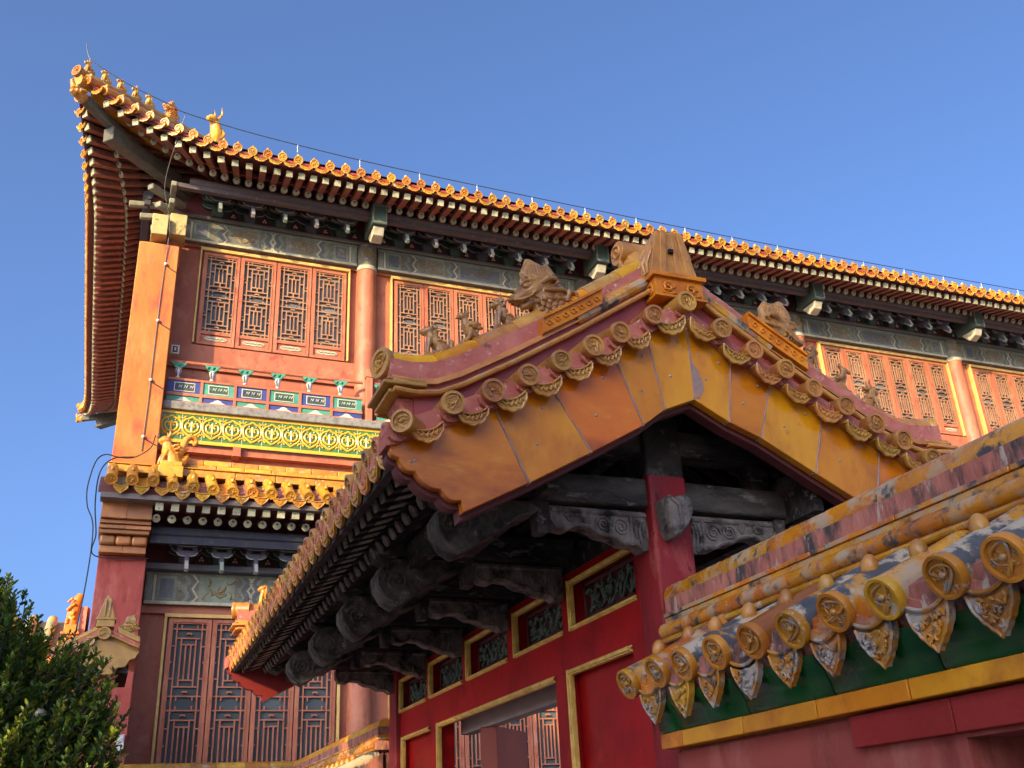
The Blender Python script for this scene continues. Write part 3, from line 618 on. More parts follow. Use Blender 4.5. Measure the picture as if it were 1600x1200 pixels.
for i, y in enumerate(FRY):
    w = .085
    mb = MB(); n = 9
    for s in (-1, 1):
        head = [(1.13, 1.56), (1.20, 1.50), (1.27, 1.53), (1.30, 1.60), (1.27, 1.68), (1.20, 1.71)]
        P = [(GX + s * a, b) for a, b in [(.02, 1.56)] + head + [(.02, 1.72)]]
        mb.prism([(a, y - w, b) for a, b in P], [(a, y + w, b) for a, b in P])
    obj('cross_beam', mb, DARKBEAM, gate, bevel=.012)
    mb = MB()
    for s in (-1, 1):
        P = [(GX + s * a, b) for a, b in ((.02, 1.87), (.72, 1.87), (.78, 1.92), (.74, 2.02), (.02, 2.02))]
        mb.prism([(a, y - .07, b) for a, b in P], [(a, y + .07, b) for a, b in P])
        mb.box((GX + s * .62 - .06, y - .06, 1.72), (GX + s * .62 + .06, y + .06, 1.87))
    obj('upper_beam', mb, DARKBEAM, gate, bevel=.01)
    for s in (-1, 1):
        mb = MB(); P = bracket_poly(s)
        mb.prism([(a, y - .045, b) for a, b in P], [(a, y + .045, b) for a, b in P])
        if i < 3 or s < 0:
            for yy_ in (y - .047,):
                mb.tube([(GX + s * .10, yy_, 1.525), (GX + s * .66, yy_, 1.525)], .012, 6)
                mb.tube([(GX + s * .215, yy_, 1.36), (GX + s * .215, yy_, 1.525)], .009, 6)
                for c, r in (((.275, 1.455), .05), ((.375, 1.465), .042), ((.47, 1.487), .028), ((.56, 1.49), .026)):
                    mb.tube([(GX + s * (c[0] + r * math.cos(u) * (1 - u / 15)), yy_, c[1] + r * math.sin(u) * (1 - u / 15)) for u in [q * .62 for q in range(21)]], .0085, 5)
                for q in range(4):
                    mb.tube([(GX + s * (.12 + .022 * q), yy_, 1.37 + .03 * (q % 2)), (GX + s * (.13 + .022 * q), yy_ - .004, 1.43 + .02 * (q % 2)), (GX + s * (.12 + .02 * q), yy_, 1.50)], [.006, .010, .004], 5)
                mb.tube([(a + s * 0, yy_, b + .012) for a, b in P[1:11]], .010, 6)
        obj('carved_bracket', mb, GREYWOOD, gate, bevel=.004)
for i, y in enumerate(FRY[:5]):                       # drooping carved noses under the beam ends
    for s in ((-1, 1) if i < 3 else (-1,)):
        P = [(GX + s * a, b) for a, b in ((.74, 1.505), (.80, 1.47), (.86, 1.455), (.95, 1.385), (1.04, 1.345), (1.10, 1.285), (1.16, 1.262), (1.22, 1.295), (1.27, 1.37), (1.275, 1.44), (1.24, 1.50), (1.17, 1.53), (.8, 1.54))]
        mb = MB(); mb.prism([(a, y - .095, b) for a, b in P], [(a, y + .095, b) for a, b in P])
        for c, r in (((1.17, 1.40), .075), ((1.02, 1.45), .05)):
            mb.tube([(GX + s * (c[0] + r * math.cos(u) * (1 - u / 15)), y - .097, c[1] + r * math.sin(u) * (1 - u / 15)) for u in [q * .62 for q in range(21)]], .008, 5)
        mb.tube([(a, y - .094, b + .010) for a, b in P[1:9]], .010, 6)
        obj('beam_nose', mb, NOSE, gate, bevel=.008)
        mb = MB(); x = GX + s * .71; mb.prism([(x - .03, y - .045, 1.40), (x + .03, y - .045, 1.40), (x + .03, y + .045, 1.40), (x - .03, y + .045, 1.40)], [(x - .035, y - .06, 1.56), (x + .035, y - .06, 1.56), (x + .035, y + .06, 1.56), (x - .035, y + .06, 1.56)]); obj('pendant_block', mb, NOSE, gate, bevel=.006)
# columns
for i, y in enumerate(FRY):
    if i not in (0, 5): continue
    mb = MB(); hw = .115; r = .02
    ring = []
    for cx, cy, a0 in ((hw - r, -hw + r, -90), (hw - r, hw - r, 0), (-hw + r, hw - r, 90), (-hw + r, -hw + r, 180)):
        for k in range(4): a = math.radians(a0 + 30 * k); ring.append((GX - .01 + cx + r * math.cos(a), y + cy + r * math.sin(a)))
    mb.rings([[(a, b, z) for a, b in ring] for z in (-EYE, 0, 1.0, 1.73)]); c = obj('column', mb, COLRED, gate)
    mb = MB(); mb.rings([[(GX - .01 + (a - GX + .01) * .97, y + (b - y) * .97, z) for a, b in ring] for z in (1.725, 2.3)]); obj('column_head', mb, OLDWOOD, gate)
# protruding beam end on the near column
mb = MB(); P = [(-.065, .09), (-.04, .115), (-.015, .10), (.015, .115), (.055, .125), (.085, .10), (.09, .03), (.055, -.04), (.005, -.095), (-.03, -.105), (-.055, -.06)]
P = [(GX - .035 + a, 1.475 + b) for a, b in P]
mb.rings([[(GX - .035 + (a - GX + .035) * k, y, 1.475 + (b - 1.475) * k) for a, b in P] for y, k in ((4.36, 1), (4.25, 1.0), (4.235, .93), (4.228, .85))])
mb.tube([(P[0][0] + .02, 4.226, P[0][1]), (GX - .035, 4.222, 1.53), (GX - .03, 4.226, 1.42)], .010, 6)
obj('beam_end', mb, GREYWOOD, gate)
# longitudinal tie and soffit boards above the panels
mb = MB(); mb.box((GX - .07, 4.55, 1.50), (GX + .09, 9.5, 1.62)); obj('lintel_beam', mb, OLDWOOD, gate)
# ---- the lacquered screen wall: posts, rails, recessed panels, gilded beads
XF = 2.59
UP_ = [(4.70, 5.555), (5.675, 6.485), (6.63, 7.492), (7.61, 8.478), (8.59, 9.425)]
zb, zt_ = 1.148, 1.452
mb = MB()
ysn = [4.56] + [v for p in UP_ for v in p] + [9.50]
for a, b in zip(ysn[::2], ysn[1::2]): mb.box((XF, a, zb), (XF + .14, b, zt_))
mb.box((XF, 4.56, zt_), (XF + .14, 9.5, 1.50)); mb.box((XF, 4.56, .93), (XF + .14, 9.5, zb))
obj('rail_frame', mb, LACQ, gate)
BIG, OPEN, SML = (4.80, 5.637), (5.835, 8.275), (8.49, 9.355)
zz = -EYE
for a, b in ((4.56, BIG[0]), (BIG[1], OPEN[0]), (OPEN[1], SML[0]), (SML[1], 9.50)): mb = MB(); mb.box((XF, a, zz), (XF + .14, b, .929)); obj('frame_post', mb, LACQ, gate)
def bead(y0, y1, z0, z1, bottom=True, top=True, parent=gate, t=.028, near=False):
    mb = MB()
    def bar(a, b, horiz):
        for o, h, d in ((0, t, .012), (t * .25, t * .55, .022)):
            if horiz: mb.box((XF - d, a[0], a[1] + o), (XF - d + .034, b, a[1] + o + h))
            else: mb.box((XF - d, a[0] - o - h, a[1]), (XF - d + .034, a[0] - o, b))
    bar((y1, z0), z1, False)
    if near: bar((y0 + t, z0), z1, False)
    if top: bar((y0, z1 - t), y1 - t, True)
    if bottom: bar((y0, z0), y1 - t, True)
    return obj('gilded_bead', mb, GOLD, parent, bevel=.003)
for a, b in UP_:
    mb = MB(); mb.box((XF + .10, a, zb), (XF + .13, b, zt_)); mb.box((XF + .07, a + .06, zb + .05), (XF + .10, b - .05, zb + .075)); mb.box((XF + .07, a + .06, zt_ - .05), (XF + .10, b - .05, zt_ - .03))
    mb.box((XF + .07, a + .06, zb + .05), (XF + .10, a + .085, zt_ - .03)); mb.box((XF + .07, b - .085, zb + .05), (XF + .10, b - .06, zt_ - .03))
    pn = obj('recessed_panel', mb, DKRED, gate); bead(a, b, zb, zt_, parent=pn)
    mb = MB(); rnd = random.Random(int(a * 10)); y0, y1, z0, z1 = a + .10, b - .10, zb + .09, zt_ - .065
    for s in range(2):
        pts = [(XF + .088 - .012 * math.sin(u * 9 + s), lerp(y0, y1, u), (z0 + z1) / 2 + (z1 - z0) * .42 * math.sin(u * 15 + s * 2.6)) for u in [q / 60 for q in range(61)]]
        mb.tube(pts, [.013 + .005 * math.sin(q) for q in range(61)], 6)
    for q in range(34):
        c = Vector((XF + .085, rnd.uniform(y0, y1), rnd.uniform(z0, z1))); th = rnd.uniform(0, 6)
        mb.tube([c + Vector((-.008 * u, .04 * u * math.cos(th + u * 2), .04 * u * math.sin(th + u * 2))) for u in (0, .4, .8, 1.1)], [.012, .013, .009, .003], 5)
    obj('openwork_carving', mb, GREENM, pn)
for (a, b), zt2 in ((BIG, .932), (SML, .932)):
    mb = MB(); mb.box((XF + .06, a, zz), (XF + .10, b, zt2)); pn = obj('recessed_panel', mb, LACQ, gate); bead(a, b, zz, zt2, bottom=False, parent=pn, t=.034)
bead(OPEN[0], OPEN[1], zz, .930, bottom=False, t=.036)
# door leaf swung inward
mb = MB(); h = Vector((2.86, 7.62, 0)); dv = Vector((math.sin(math.radians(44)), math.cos(math.radians(44)), 0)); nv = Vector((-dv.y, dv.x, 0))
q = [h, h + dv * .62, h + dv * .62 + nv * .14, h + nv * .14]
mb.prism([(p.x, p.y, zz) for p in q], [(p.x, p.y, .835) for p in q]); obj('door_leaf', mb, mat('orange_red_door_paint', (.38, .07, .03), (.3, .05, .025), 2, .6), gate, bevel=.006)
mb = MB(); mb.box((XF + .20, OPEN[0], .835), (XF + .30, OPEN[1], 1.0)); obj('door_head', mb, mat('pale_lit_lintel', (.34, .27, .24), (.28, .22, .2), 5, .7), gate)  # pale colour carries the light on the lintel's underside
mb = MB(); mb.box((XF - .06, OPEN[0] - .2, -EYE), (XF + .26, OPEN[1] + .2, -EYE + .18)); obj('threshold', mb, LACQ, gate, bevel=.01)
# ------------------------------------------------------------------ tile-capped courtyard walls
LEAF = [Proto('drip_tile', leaf_drip(.088, .140, k), GL_LEAFT) for k in (5, 6, 7)]
NAIL = Proto('nail_cap', nail_mb(.030), GL_GATE)
def roll_mb(R, L, seed):
    mb = disc_tile(R, L, seed, 1.0); return mb
def rim_roll(R, L, seed, mi):                         # rim+disc less worn than the roll body
    mb = MB()
    mb.lathe((0, 0, 0), (0, -1, 0), [(R * .95, -L), (R * .97, -.05), (R * .985, -.03)], 24, 0)
    mb.lathe((0, 0, 0), (0, -1, 0), [(R * .985, -.032), (R * 1.01, -.022), (R * 1.01, -.004), (R * .98, .001), (R * .83, .001), (R * .79, -.008), (R * .05, -.008)], 28, 1)
    n = len(mb.f); relief(mb, R * 1.12, .008, seed, 2); return mb
RELM = mat('grey_worn_relief', (.50, .23, .03), (.36, .16, .03), 22, .4, .1, .1, 60, [((.26, .235, .21), 17, .56, .05, .8)], .1)
ROLLS = [Proto('round_tile', rim_roll(.066, .46, k, 0), [SLATEROLL if k != 12 else GL_WORN, GL_DISC, RELM]) for k in (11, 12, 13)]
FRESH = Proto('round_tile', rim_roll(.066, .46, 14, 0), [mat('orange_brown_glaze', (.30, .10, .02), (.24, .07, .015), 4, .22), mat('orange_brown_rim', (.40, .13, .015), rough=.2), GL_GATE])
def coping(P, D, a0, a1, tiles, parent, fresh=(), detail=True, base=-EYE, bed0=None):
    b0 = a0 if bed0 is None else bed0
    # P(a, s, z): a along, s outwards from the ridge line; D = outward vector, T = along vector
    T = Vector(P(1, 0, 0)) - Vector(P(0, 0, 0))
    def strip(name, m, s0, s1, z0, z1, aa0=a0, aa1=a1, seg=None, bevel=.004, gap=.003):
        edges = [aa0]
        if seg:
            x = aa0 + (.35 * seg)
            while x < aa1 - .06: edges.append(x); x += seg * random.uniform(.92, 1.08)
        edges.append(aa1)
        for e0, e1 in zip(edges, edges[1:]):
            mb = MB(); g = gap if seg else 0
            mb.prism([P(e0 + g, s0, z0), P(e1 - g, s0, z0), P(e1 - g, s1, z0), P(e0 + g, s1, z0)], [P(e0 + g, s0, z1), P(e1 - g, s0, z1), P(e1 - g, s1, z1), P(e0 + g, s1, z1)])
            obj(name, mb, m, parent, bevel=bevel)
    def rod(name, m, s, z, r, seg=None, n=12, aa0=a0, aa1=a1):
        edges = [aa0]
        if seg:
            x = aa0 + .5 * seg
            while x < aa1 - .06: edges.append(x); x += seg * random.uniform(.9, 1.1)
        edges.append(aa1)
        for e0, e1 in zip(edges, edges[1:]):
            mb = MB(); mb.tube([P(e0 + .002, s, z), P(e0 + .03, s, z), P(lerp(e0, e1, .5), s, z), P(e1 - .03, s, z), P(e1 - .001, s, z)], [r, r, r, r * .985, r * .95], n); obj(name, mb, m, parent)
    # ridge, from the top down
    rod('ridge_cap_tile', GL_WORN if detail else GL_HALL, 0, 1.065, .072, .34, 18)
    strip('mortar_band', MORTAR_W, -.07, .07, .985, 1.06)
    strip('ridge_moulding', GL_WORN, -.085, .085, .965, .984, seg=.5, bevel=.003)
    strip('ridge_moulding', GL_WORN, -.09, .078, .938, .9645)
    for s in (1, -1): rod('half_round_moulding', GL_WORN, s * .085, .900, .036, .42, 14)
    strip('mortar_band', MORTAR_W, -.10, .10, .845, .93)
    for s in (1, -1): rod('lower_bead', GL_DISC, s * .112, .848, .014, .6, 10)
    # sloping bed of pan tiles and mortar, both sides
    for sd in (1, -1):
        mb = MB(); mb.prism([P(b0, sd * .02, .82), P(a1, sd * .02, .82), P(a1, sd * .41, .575), P(b0, sd * .41, .575)][::1], [P(b0, sd * .02, .60), P(a1, sd * .02, .60), P(a1, sd * .38, .53), P(b0, sd * .38, .53)])
        obj('tile_bed', mb, MORTAR_W, parent)
    for k in range(len(tiles) - 1 if detail else 0):
        a = (tiles[k] + tiles[k + 1]) / 2; w = abs(tiles[k] - tiles[k + 1]) / 2 - .045
        mb = MB(); rs = []
        for s, z in ((.10, .800), (.425, .600)):
            rs.append([P(a + w * 1.3 * u, s, z - .045 * (1 - u * u) + .025) for u in (-1, -.6, -.2, .2, .6, 1)] + [P(a + w * 1.3 * u, s, z - .045 * (1 - u * u) - .01) for u in (1, .6, .2, -.2, -.6, -1)])
        mb.rings(rs)
        mb.prism([P(a - w * 1.2, .30, .60), P(a - w * 1.2, .30, .70), P(a + w * 1.2, .30, .70), P(a + w * 1.2, .30, .60)], [P(a - w * 1.25, .418, .565), P(a - w * 1.2, .418, .635), P(a + w * 1.2, .418, .635), P(a + w * 1.25, .418, .565)]) if k % 1 == 0 else 0
        obj('pan_tile', mb, random.choice([GL_WORN, MORTAR_W, MORTAR_W]), parent)
    D = Vector(D)
    for k, a in enumerate(tiles):
        for sd in ((1, -1) if detail else (1,)):
            pr = FRESH if (k in fresh and sd == 1) else ROLLS[k % 3]
            f = (D * sd + Vector((0, 0, -.47))).normalized()
            tip = Vector(P(a + random.uniform(-.008, .008), sd * .467, .612 + random.uniform(-.006, .006)))
            t = pr.put(parent, frame(tip, f + Vector((random.uniform(-.05, .05), random.uniform(-.05, .05), random.uniform(-.03, .03)))) @ Matrix.Rotation(random.uniform(-.4, .4), 4, 'Y'))
            if sd == 1:
                c = tip - f * .20 + Vector((0, 0, .058)); NAIL.put(t, Matrix.Translation(c) @ Matrix.Rotation(random.uniform(0, 3), 4, 'Z') @ Matrix.Rotation(.15, 4, 'X'))
            if k < len(tiles) - 1:
                m = (a + tiles[k + 1]) / 2; LEAF[k % 3].put(parent, frame(Vector(P(m, sd * .425, .572)), D * sd + Vector((random.uniform(-.12, .12), random.uniform(-.12, .12), -.10 + random.uniform(-.07, .07))), scale=random.uniform(.93, 1.03)))
    # green cavetto and yellow fascia
    for sd in (1, -1):
        prof = [(.30, .395), (.335, .395), (.345, .41), (.352, .44), (.366, .475), (.39, .505), (.40, .53), (.30, .53)]
        edges = [b0 + .03]; x = b0 + .22
        while x < a1 - .1: edges.append(x); x += .50
        edges.append(a1 - .02)
        for e0, e1 in zip(edges, edges[1:]):
            mb = MB(); mb.rings([[P(e, sd * (s - dd), z) for s, z in prof] for e, dd in ((e0 + .002, .006), (e0 + .012, 0), (e1 - .012, 0), (e1 - .002, .006))]); obj('green_cornice_tile', mb, GL_GREEN, parent)
        edges = [b0 + .04]; x = b0 + .22
        while x < a1 - .1: edges.append(x); x += .45
        edges.append(a1)
        for e0, e1 in zip(edges, edges[1:]):
            mb = MB(); s0, s1 = sorted((sd * .25, sd * .345)); mb.prism([P(e0 + .003, s0, .334), P(e1 - .003, s0, .334), P(e1 - .003, s1, .334), P(e0 + .003, s1, .334)], [P(e0 + .003, s0, .396), P(e1 - .003, s0, .396), P(e1 - .003, s1, .396), P(e0 + .003, s1, .396)])
            obj('yellow_fascia_tile', mb, GL_PANEL if detail else GL_HALL, parent, bevel=.004)
    mb = MB(); mb.prism([P(b0 + .06, -.26, .30), P(a1, -.26, .30), P(a1, .26, .30), P(b0 + .06, .26, .30)], [P(b0 + .06, -.26, .60), P(a1, -.26, .60), P(a1, .26, .60), P(b0 + .06, .26, .60)])
    obj('cornice_core', mb, MORTAR, parent)

near = thing('courtyard_wall', 'red courtyard wall nearest the camera under chipped amber tiles with a green glazed cornice', 'wall', (2.59, 1.5, -EYE))
NT = [4.03, 3.76, 3.545, 3.295, 3.06, 2.82, 2.59, 2.355, 2.117, 1.90] + [1.90 - .23 * k for k in range(1, 20)]
coping(lambda a, s, z: (2.59 - s, 4.3 - a, z), (-1, 0, 0), 0.0, 6.6, [4.3 - y for y in NT], near, fresh=(4,), bed0=.27)
mb = MB()
mb.box((2.30, 2.33, -EYE), (2.88, 3.96, .32)); mb.box((2.30, -.4, .215), (2.88, 2.33, .32)); mb.box((2.30, -2.3, -EYE), (2.88, -.4, .32))
obj('wall_body', mb, WALLRED, near)
mb = MB(); mb.box((2.272, -.9, .228), (2.31, 2.335, .326)); mb.box((2.272, 2.339, .228), (2.31, 2.785, .326)); obj('door_lintel', mb, mat('cracked_red_lintel_paint', (.30, .026, .020), (.24, .018, .014), 3, .6, bump=.4, bscale=9, spec=.2), near, bevel=.004)
mb = MB(); mb.box((2.70, -.4, -EYE), (2.76, 2.33, .214)); mb.box((2.67, .9, -EYE), (2.70, 1.0, .214)); obj('door_leaf', mb, mat('doorway_shade_brown', (.03, .01, .008), (.02, .008, .007), 3, .5), near)  # dark panel closes the recess, its colour standing in for the shade inside

far = thing('courtyard_wall', 'sunlit red courtyard wall with amber tiles running from behind the gatehouse to the hall', 'wall', (2.55, 12.4, -EYE))
coping(lambda a, s, z: (2.57 - s, 14.85 - a, z + .03), (-1, 0, 0), 0.35, 4.95, [.62 + .235 * k for k in range(19)], far, detail=False)
mb = MB(); mb.box((2.31, 9.9, -EYE), (2.83, 14.5, .32)); obj('wall_body', mb, WALLRED, far)
low = thing('courtyard_wall', 'low red wall with a worn amber ridge running below the lattice doors of the hall', 'wall', (1.2, 14.85, -EYE))
coping(lambda a, s, z: (a, 14.85 - s, z + .045), (0, -1, 0), -.25, 2.92, [-.1 + .235 * k for k in range(10)], low, detail=False)
mb = MB(); mb.box((-.25, 14.6, -EYE), (2.9, 15.1, .32)); obj('wall_body', mb, WALLRED, low)
# ------------------------------------------------------------------ the two-storey hall
hall = thing('palace_hall', 'two-storey palace hall with orange end wall, lattice windows and long amber eave against the sky', 'palace hall', (10.5, 20.5, -EYE))
X1 = 21.6; YB = 27.9
def zadd(d): return (.57 * (1 - d / 2.6) ** 2 if d < 2.6 else 0) + .10 * max(0, 1 - max(d, 0) / 9)
def bulge(d): return .22 * (1 - d / 2.6) ** 2 if d < 2.6 else 0
def fan(d): return math.radians(45) * (1 - d / 3.2) ** 1.2 if d < 3.2 else 0
def front(x, o, z0, k=1.0):                           # a point above front eave station x, o metres out from Y=16
    d = x + 1.3; a = fan(d); t = 1.7 - o
    return Vector((x + t * math.sin(a), 14.3 - bulge(d) + t * math.cos(a), z0 + k * zadd(d))), Vector((-math.sin(a), -math.cos(a), 0))
def side(y, o, z0, k=1.0):
    d = min(y - 14.3, YB - y); a = fan(d) * (1 if y < 21 else -1); t = 1.7 - o
    return Vector((-1.3 - bulge(d) + t * math.cos(a), y + t * math.sin(a), z0 + k * zadd(d))), Vector((-math.cos(a), -math.sin(a), 0))
XS = [-1.36, -1.10, -.84, -.60, -.36, -.12, .115, .35, .59, .84, 1.08, 1.33, 1.585, 1.835]
while XS[-1] < X1: XS.append(XS[-1] + .2753)
TILE_H = [Proto('round_tile', disc_tile(.079, .60, k), GL_HALL) for k in (21, 22, 23)]
CRES_H = Proto('drip_tile', crescent_drip(.115, .085, 8), GL_HALL)
NAIL_H = Proto('nail_cap', nail_mb(.030), GL_HALL)
Mt, Md = [], []
for i, x in enumerate(XS):
    p, d = front(x, 1.7, 10.85); Mt.append(frame(p + Vector((0, 0, random.uniform(-.012, .012))), d + Vector((random.uniform(-.05, .05), 0, -.34 + random.uniform(-.04, .04)))))
    p, d = front(x + .14, 1.675, 10.79); Md.append(frame(p, d + Vector((random.uniform(-.04, .04), 0, -.2))))
YS = [14.45 + .262 * k for k in range(52)]
Ms_, Mds = [], []
for y in YS:
    if y > YB - .1: break
    p, d = side(y, 1.7, 10.85); Ms_.append(frame(p, d + Vector((0, 0, -.34)))); p, d = side(y + .13, 1.675, 10.79); Mds.append(frame(p, d + Vector((0, 0, -.2))))
ts = []
for k, pr in enumerate(TILE_H): ts += pr.many(hall, (Mt + Ms_)[k::3], 33)
CRES_H.many(hall, Md + Mds, 100)
Mn = []
for M in Mt: Mn.append(M @ Matrix.Translation((0, .10, .080)))
NAIL_H.many(hall, Mn, 90)
# soffit, eave edge, roof skin
def loft(name, fn, stations, prof, m, k=1.0, close=False):
    rs = [[fn(s, o, z, k)[0] for o, z in prof] for s in stations]
    mb = MB(); mb.rings(rs, 0, cap=close, closed=close); return obj(name, mb, m, hall)
SF = [-1.3 + .1 * k for k in range(33)] + [2.2 + .8 * k for k in range(25)]
SS = [14.3 + .12 * k for k in range(28)] + [18 + .6 * k for k in range(11)] + [24.7 + .12 * k for k in range(27)]
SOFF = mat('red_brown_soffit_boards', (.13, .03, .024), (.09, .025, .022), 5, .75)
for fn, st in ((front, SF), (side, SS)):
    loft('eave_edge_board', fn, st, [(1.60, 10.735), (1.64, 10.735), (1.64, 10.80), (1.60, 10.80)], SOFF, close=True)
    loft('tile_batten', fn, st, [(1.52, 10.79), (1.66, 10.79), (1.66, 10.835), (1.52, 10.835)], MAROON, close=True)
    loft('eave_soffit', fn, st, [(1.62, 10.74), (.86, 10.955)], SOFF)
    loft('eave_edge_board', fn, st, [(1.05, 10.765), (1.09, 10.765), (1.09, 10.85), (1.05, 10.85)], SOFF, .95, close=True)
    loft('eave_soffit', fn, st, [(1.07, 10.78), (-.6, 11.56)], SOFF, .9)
mb = MB()
def hp(x, y): return (x, y, 10.86 + .40 * min(min(y - 14.3, x + 1.3, YB - y), 9) + .012 * min(min(y - 14.3, x + 1.3, YB - y), 9) ** 2)
gx = [-1.3 + .5 * k for k in range(47)]; gy = [14.32 + (YB - 14.34) * k / 28 for k in range(29)]
def rp(x, y):
    a, b, c, d = hp(x, y) + (min(y - 14.3, YB - y),)
    return (a, b, c + zadd(max(x + 1.3, d)) * max(0, 1 - min(x + 1.3, d) / 3.5) + .10 * min(1, min(x + 1.3, d) / .5))
mb.add([rp(x, y) for x in gx for y in gy], [(i * 29 + j, i * 29 + j + 1, (i + 1) * 29 + j + 1, (i + 1) * 29 + j) for i in range(46) for j in range(28)])
obj('roof', mb, GL_HALL, hall)
# rafters
fl = MB(); fl.box((-.85, -.052, -.052), (0, .052, .052), 0); fl.box((-.02, -.055, -.055), (.006, .055, .055), 1)
FLH = Proto('flying_rafter', fl, [RAFTRED, TIP])
ro = MB(); ro.tube([(-2.0, 0, 0), (0, 0, 0)], .056, 12, 0); ro.lathe((0, 0, 0), (1, 0, 0), [(.061, -.012), (.061, .004), (.058, .006)], 12, 1); ro.lathe((0, 0, .020), (1, 0, 0), [(.020, .0), (.020, .009)], 8, 2)
ROH = Proto('round_rafter', ro, [RAFTRED, TIP, DARKB])
F1, F2 = [], []
x = -1.16
while x < X1:
    p, d = front(x, 1.52, 10.655); F1.append(along(p, d + Vector((0, 0, -.27))))
    p, d = front(x, .98, 10.690, .95); F2.append(along(p, d + Vector((0, 0, -.46))))
    x += .245 if x < 1.6 else .211
G1, G2 = [], []
y = 14.47
while y < YB - .12:
    p, d = side(y, 1.52, 10.655); G1.append(along(p, d + Vector((0, 0, -.27))))
    p, d = side(y, .98, 10.690, .95); G2.append(along(p, d + Vector((0, 0, -.46))))
    y += .225
FLH.many(hall, F1 + G1, 100); ROH.many(hall, F2 + G2, 100)
# corner beams with a glazed dragon cap
for (cx, cy, sy) in ((-1.5, 14.1, 1), (-1.5, YB + .2, -1)):
    dv = Vector((-1, -sy, 0)).normalized(); zc = 10.86 + zadd(0)
    mb = MB()
    def beam(o, l, w, h, sl):
        M = along(o, dv + Vector((0, 0, sl))); t = MB(); t.box((-l, -w, -h), (0, w, h)); mb.merge(t, M)
    tip = Vector((cx, cy, zc - .26)); beam(tip - dv * .18, 2.6, .07, .08, .14)
    beam(tip - dv * .75 + Vector((0, 0, -.30)), 2.4, .11, .13, -.05)
    obj('corner_beam', mb, mat('dull_corner_beam', (.11, .10, .07), (.07, .06, .05), 8, .8), hall, bevel=.02)
    M = along(tip + dv * .02, dv + Vector((0, 0, .1))); t = MB()
    t.tube([(-.30, 0, .0), (-.12, 0, .03), (.02, 0, .02)], [.13, .135, .10], 10); t.tube([(-.08, 0, .06), (.06, 0, .10), (.14, 0, .22), (.11, 0, .28)], [.09, .075, .05, .03], 9)
    t.tube([(-.02, 0, -.06), (.10, 0, -.05)], [.08, .05], 8)
    for s in (-1, 1): t.ell((.02, s * .09, .08), (.045, .03, .04), 6); t.tube([(-.05, s * .11, .02), (-.16, s * .15, .08), (-.26, s * .12, .16)], [.05, .045, .01], 6)
    o = place(blob(t, 'beam_cap', GL_HALL, .012, 1), 'beam_cap', hall, M @ Matrix.Scale(.7, 4))
    # hip ridge with its small beasts
    base = Vector((cx, cy, zc + .02)); hd = Vector((1, sy, .50)).normalized()
    def hr(s): return base + Vector((1, sy, 0)).normalized() * s + Vector((0, 0, .25 * s))
    mb = MB(); P = [hr(s) for s in [.0, .3, .7, 1.2, 1.8, 2.5, 3.2, 3.9, 4.6]]
    mb.tube([p + Vector((0, 0, -.02)) for p in P], .10, 10); mb.tube([p + Vector((0, 0, .12)) for p in P], .075, 10); obj('hip_ridge', mb, GL_HALL, hall)
    Proto('ridge_end_tile', disc_tile(.10, .2, 31), GL_HALL).put(hall, frame(hr(-.06) + Vector((0, 0, .14)), dv))
    if sy == 1:
        yaw = Matrix.Rotation(math.atan2(-dv.y, -dv.x), 4, 'Z')
        for k, s in enumerate((.16, .52, .86, 1.20, 1.52)):
            place((SEATED2_H if k in (0, 3) else SEATED_H), 'ridge_figure', hall, Matrix.Translation(hr(s) + Vector((0, 0, .19))) @ yaw @ Matrix.Scale(1.42, 4))
        place(DRAGON_H, 'dragon_head', hall, Matrix.Translation(hr(2.05) + Vector((0, 0, .17))) @ yaw @ Matrix.Scale(1.15, 4))
        p = hr(3.25) + Vector((0, 0, .12)); mb = MB()
        mb.tube([(0, 0, 0), (.03, 0, .35), (-.03, 0, .55)], [.14, .13, .11], 10); mb.ell((-.10, 0, .60), (.14, .10, .10), 8); mb.tube([(-.16, 0, .58), (-.27, 0, .52)], [.08, .05], 8)
        for s in (-1, 1): mb.tube([(.0, s * .06, .66), (.06, s * .09, .82), (.02, s * .10, 1.0)], [.035, .028, .008], 6); mb.tube([(.05, s * .1, .15), (.12, s * .13, .3), (.08, s * .1, .45)], [.05, .05, .02], 6)
        place(blob(mb, 'horned_beast', GL_HALL, .016, 1), 'horned_beast', hall, Matrix.Translation(p) @ yaw @ Matrix.Scale(.92, 4))
# eave purlins, bracket boards
mb = MB(); mb.tube([(.4, 15.22, 10.70), (X1, 15.22, 10.70)], .085, 12); mb.box((.1, 15.17, 10.55), (X1, 15.27, 10.635)); obj('eave_purlin', mb, mat('purple_grey_beam_paint', (.075, .06, .075), (.10, .07, .06), 6, .75, patches=[((.2, .13, .08), 14, .62, .05, .8)]), hall)
mb = MB(); mb.tube([(-.25, 15.8, 10.70), (-.25, 26.4, 10.70)], .085, 12); mb.box((-.30, 15.8, 10.5), (-.2, 26.4, 10.6)); obj('eave_purlin', mb, DARKB, hall)
mb = MB(); mb.box((.1, 15.96, 10.43), (X1, 16.02, 11.2)); obj('bracket_board', mb, DKRED, hall)
mb = MB(); mb.box((.05, 15.86, 10.435), (X1, 16.1, 10.50)); obj('plate_beam', mb, mat('dark_plate_paint', (.09, .085, .085), (.12, .10, .08), 8, .8), hall, bevel=.01)
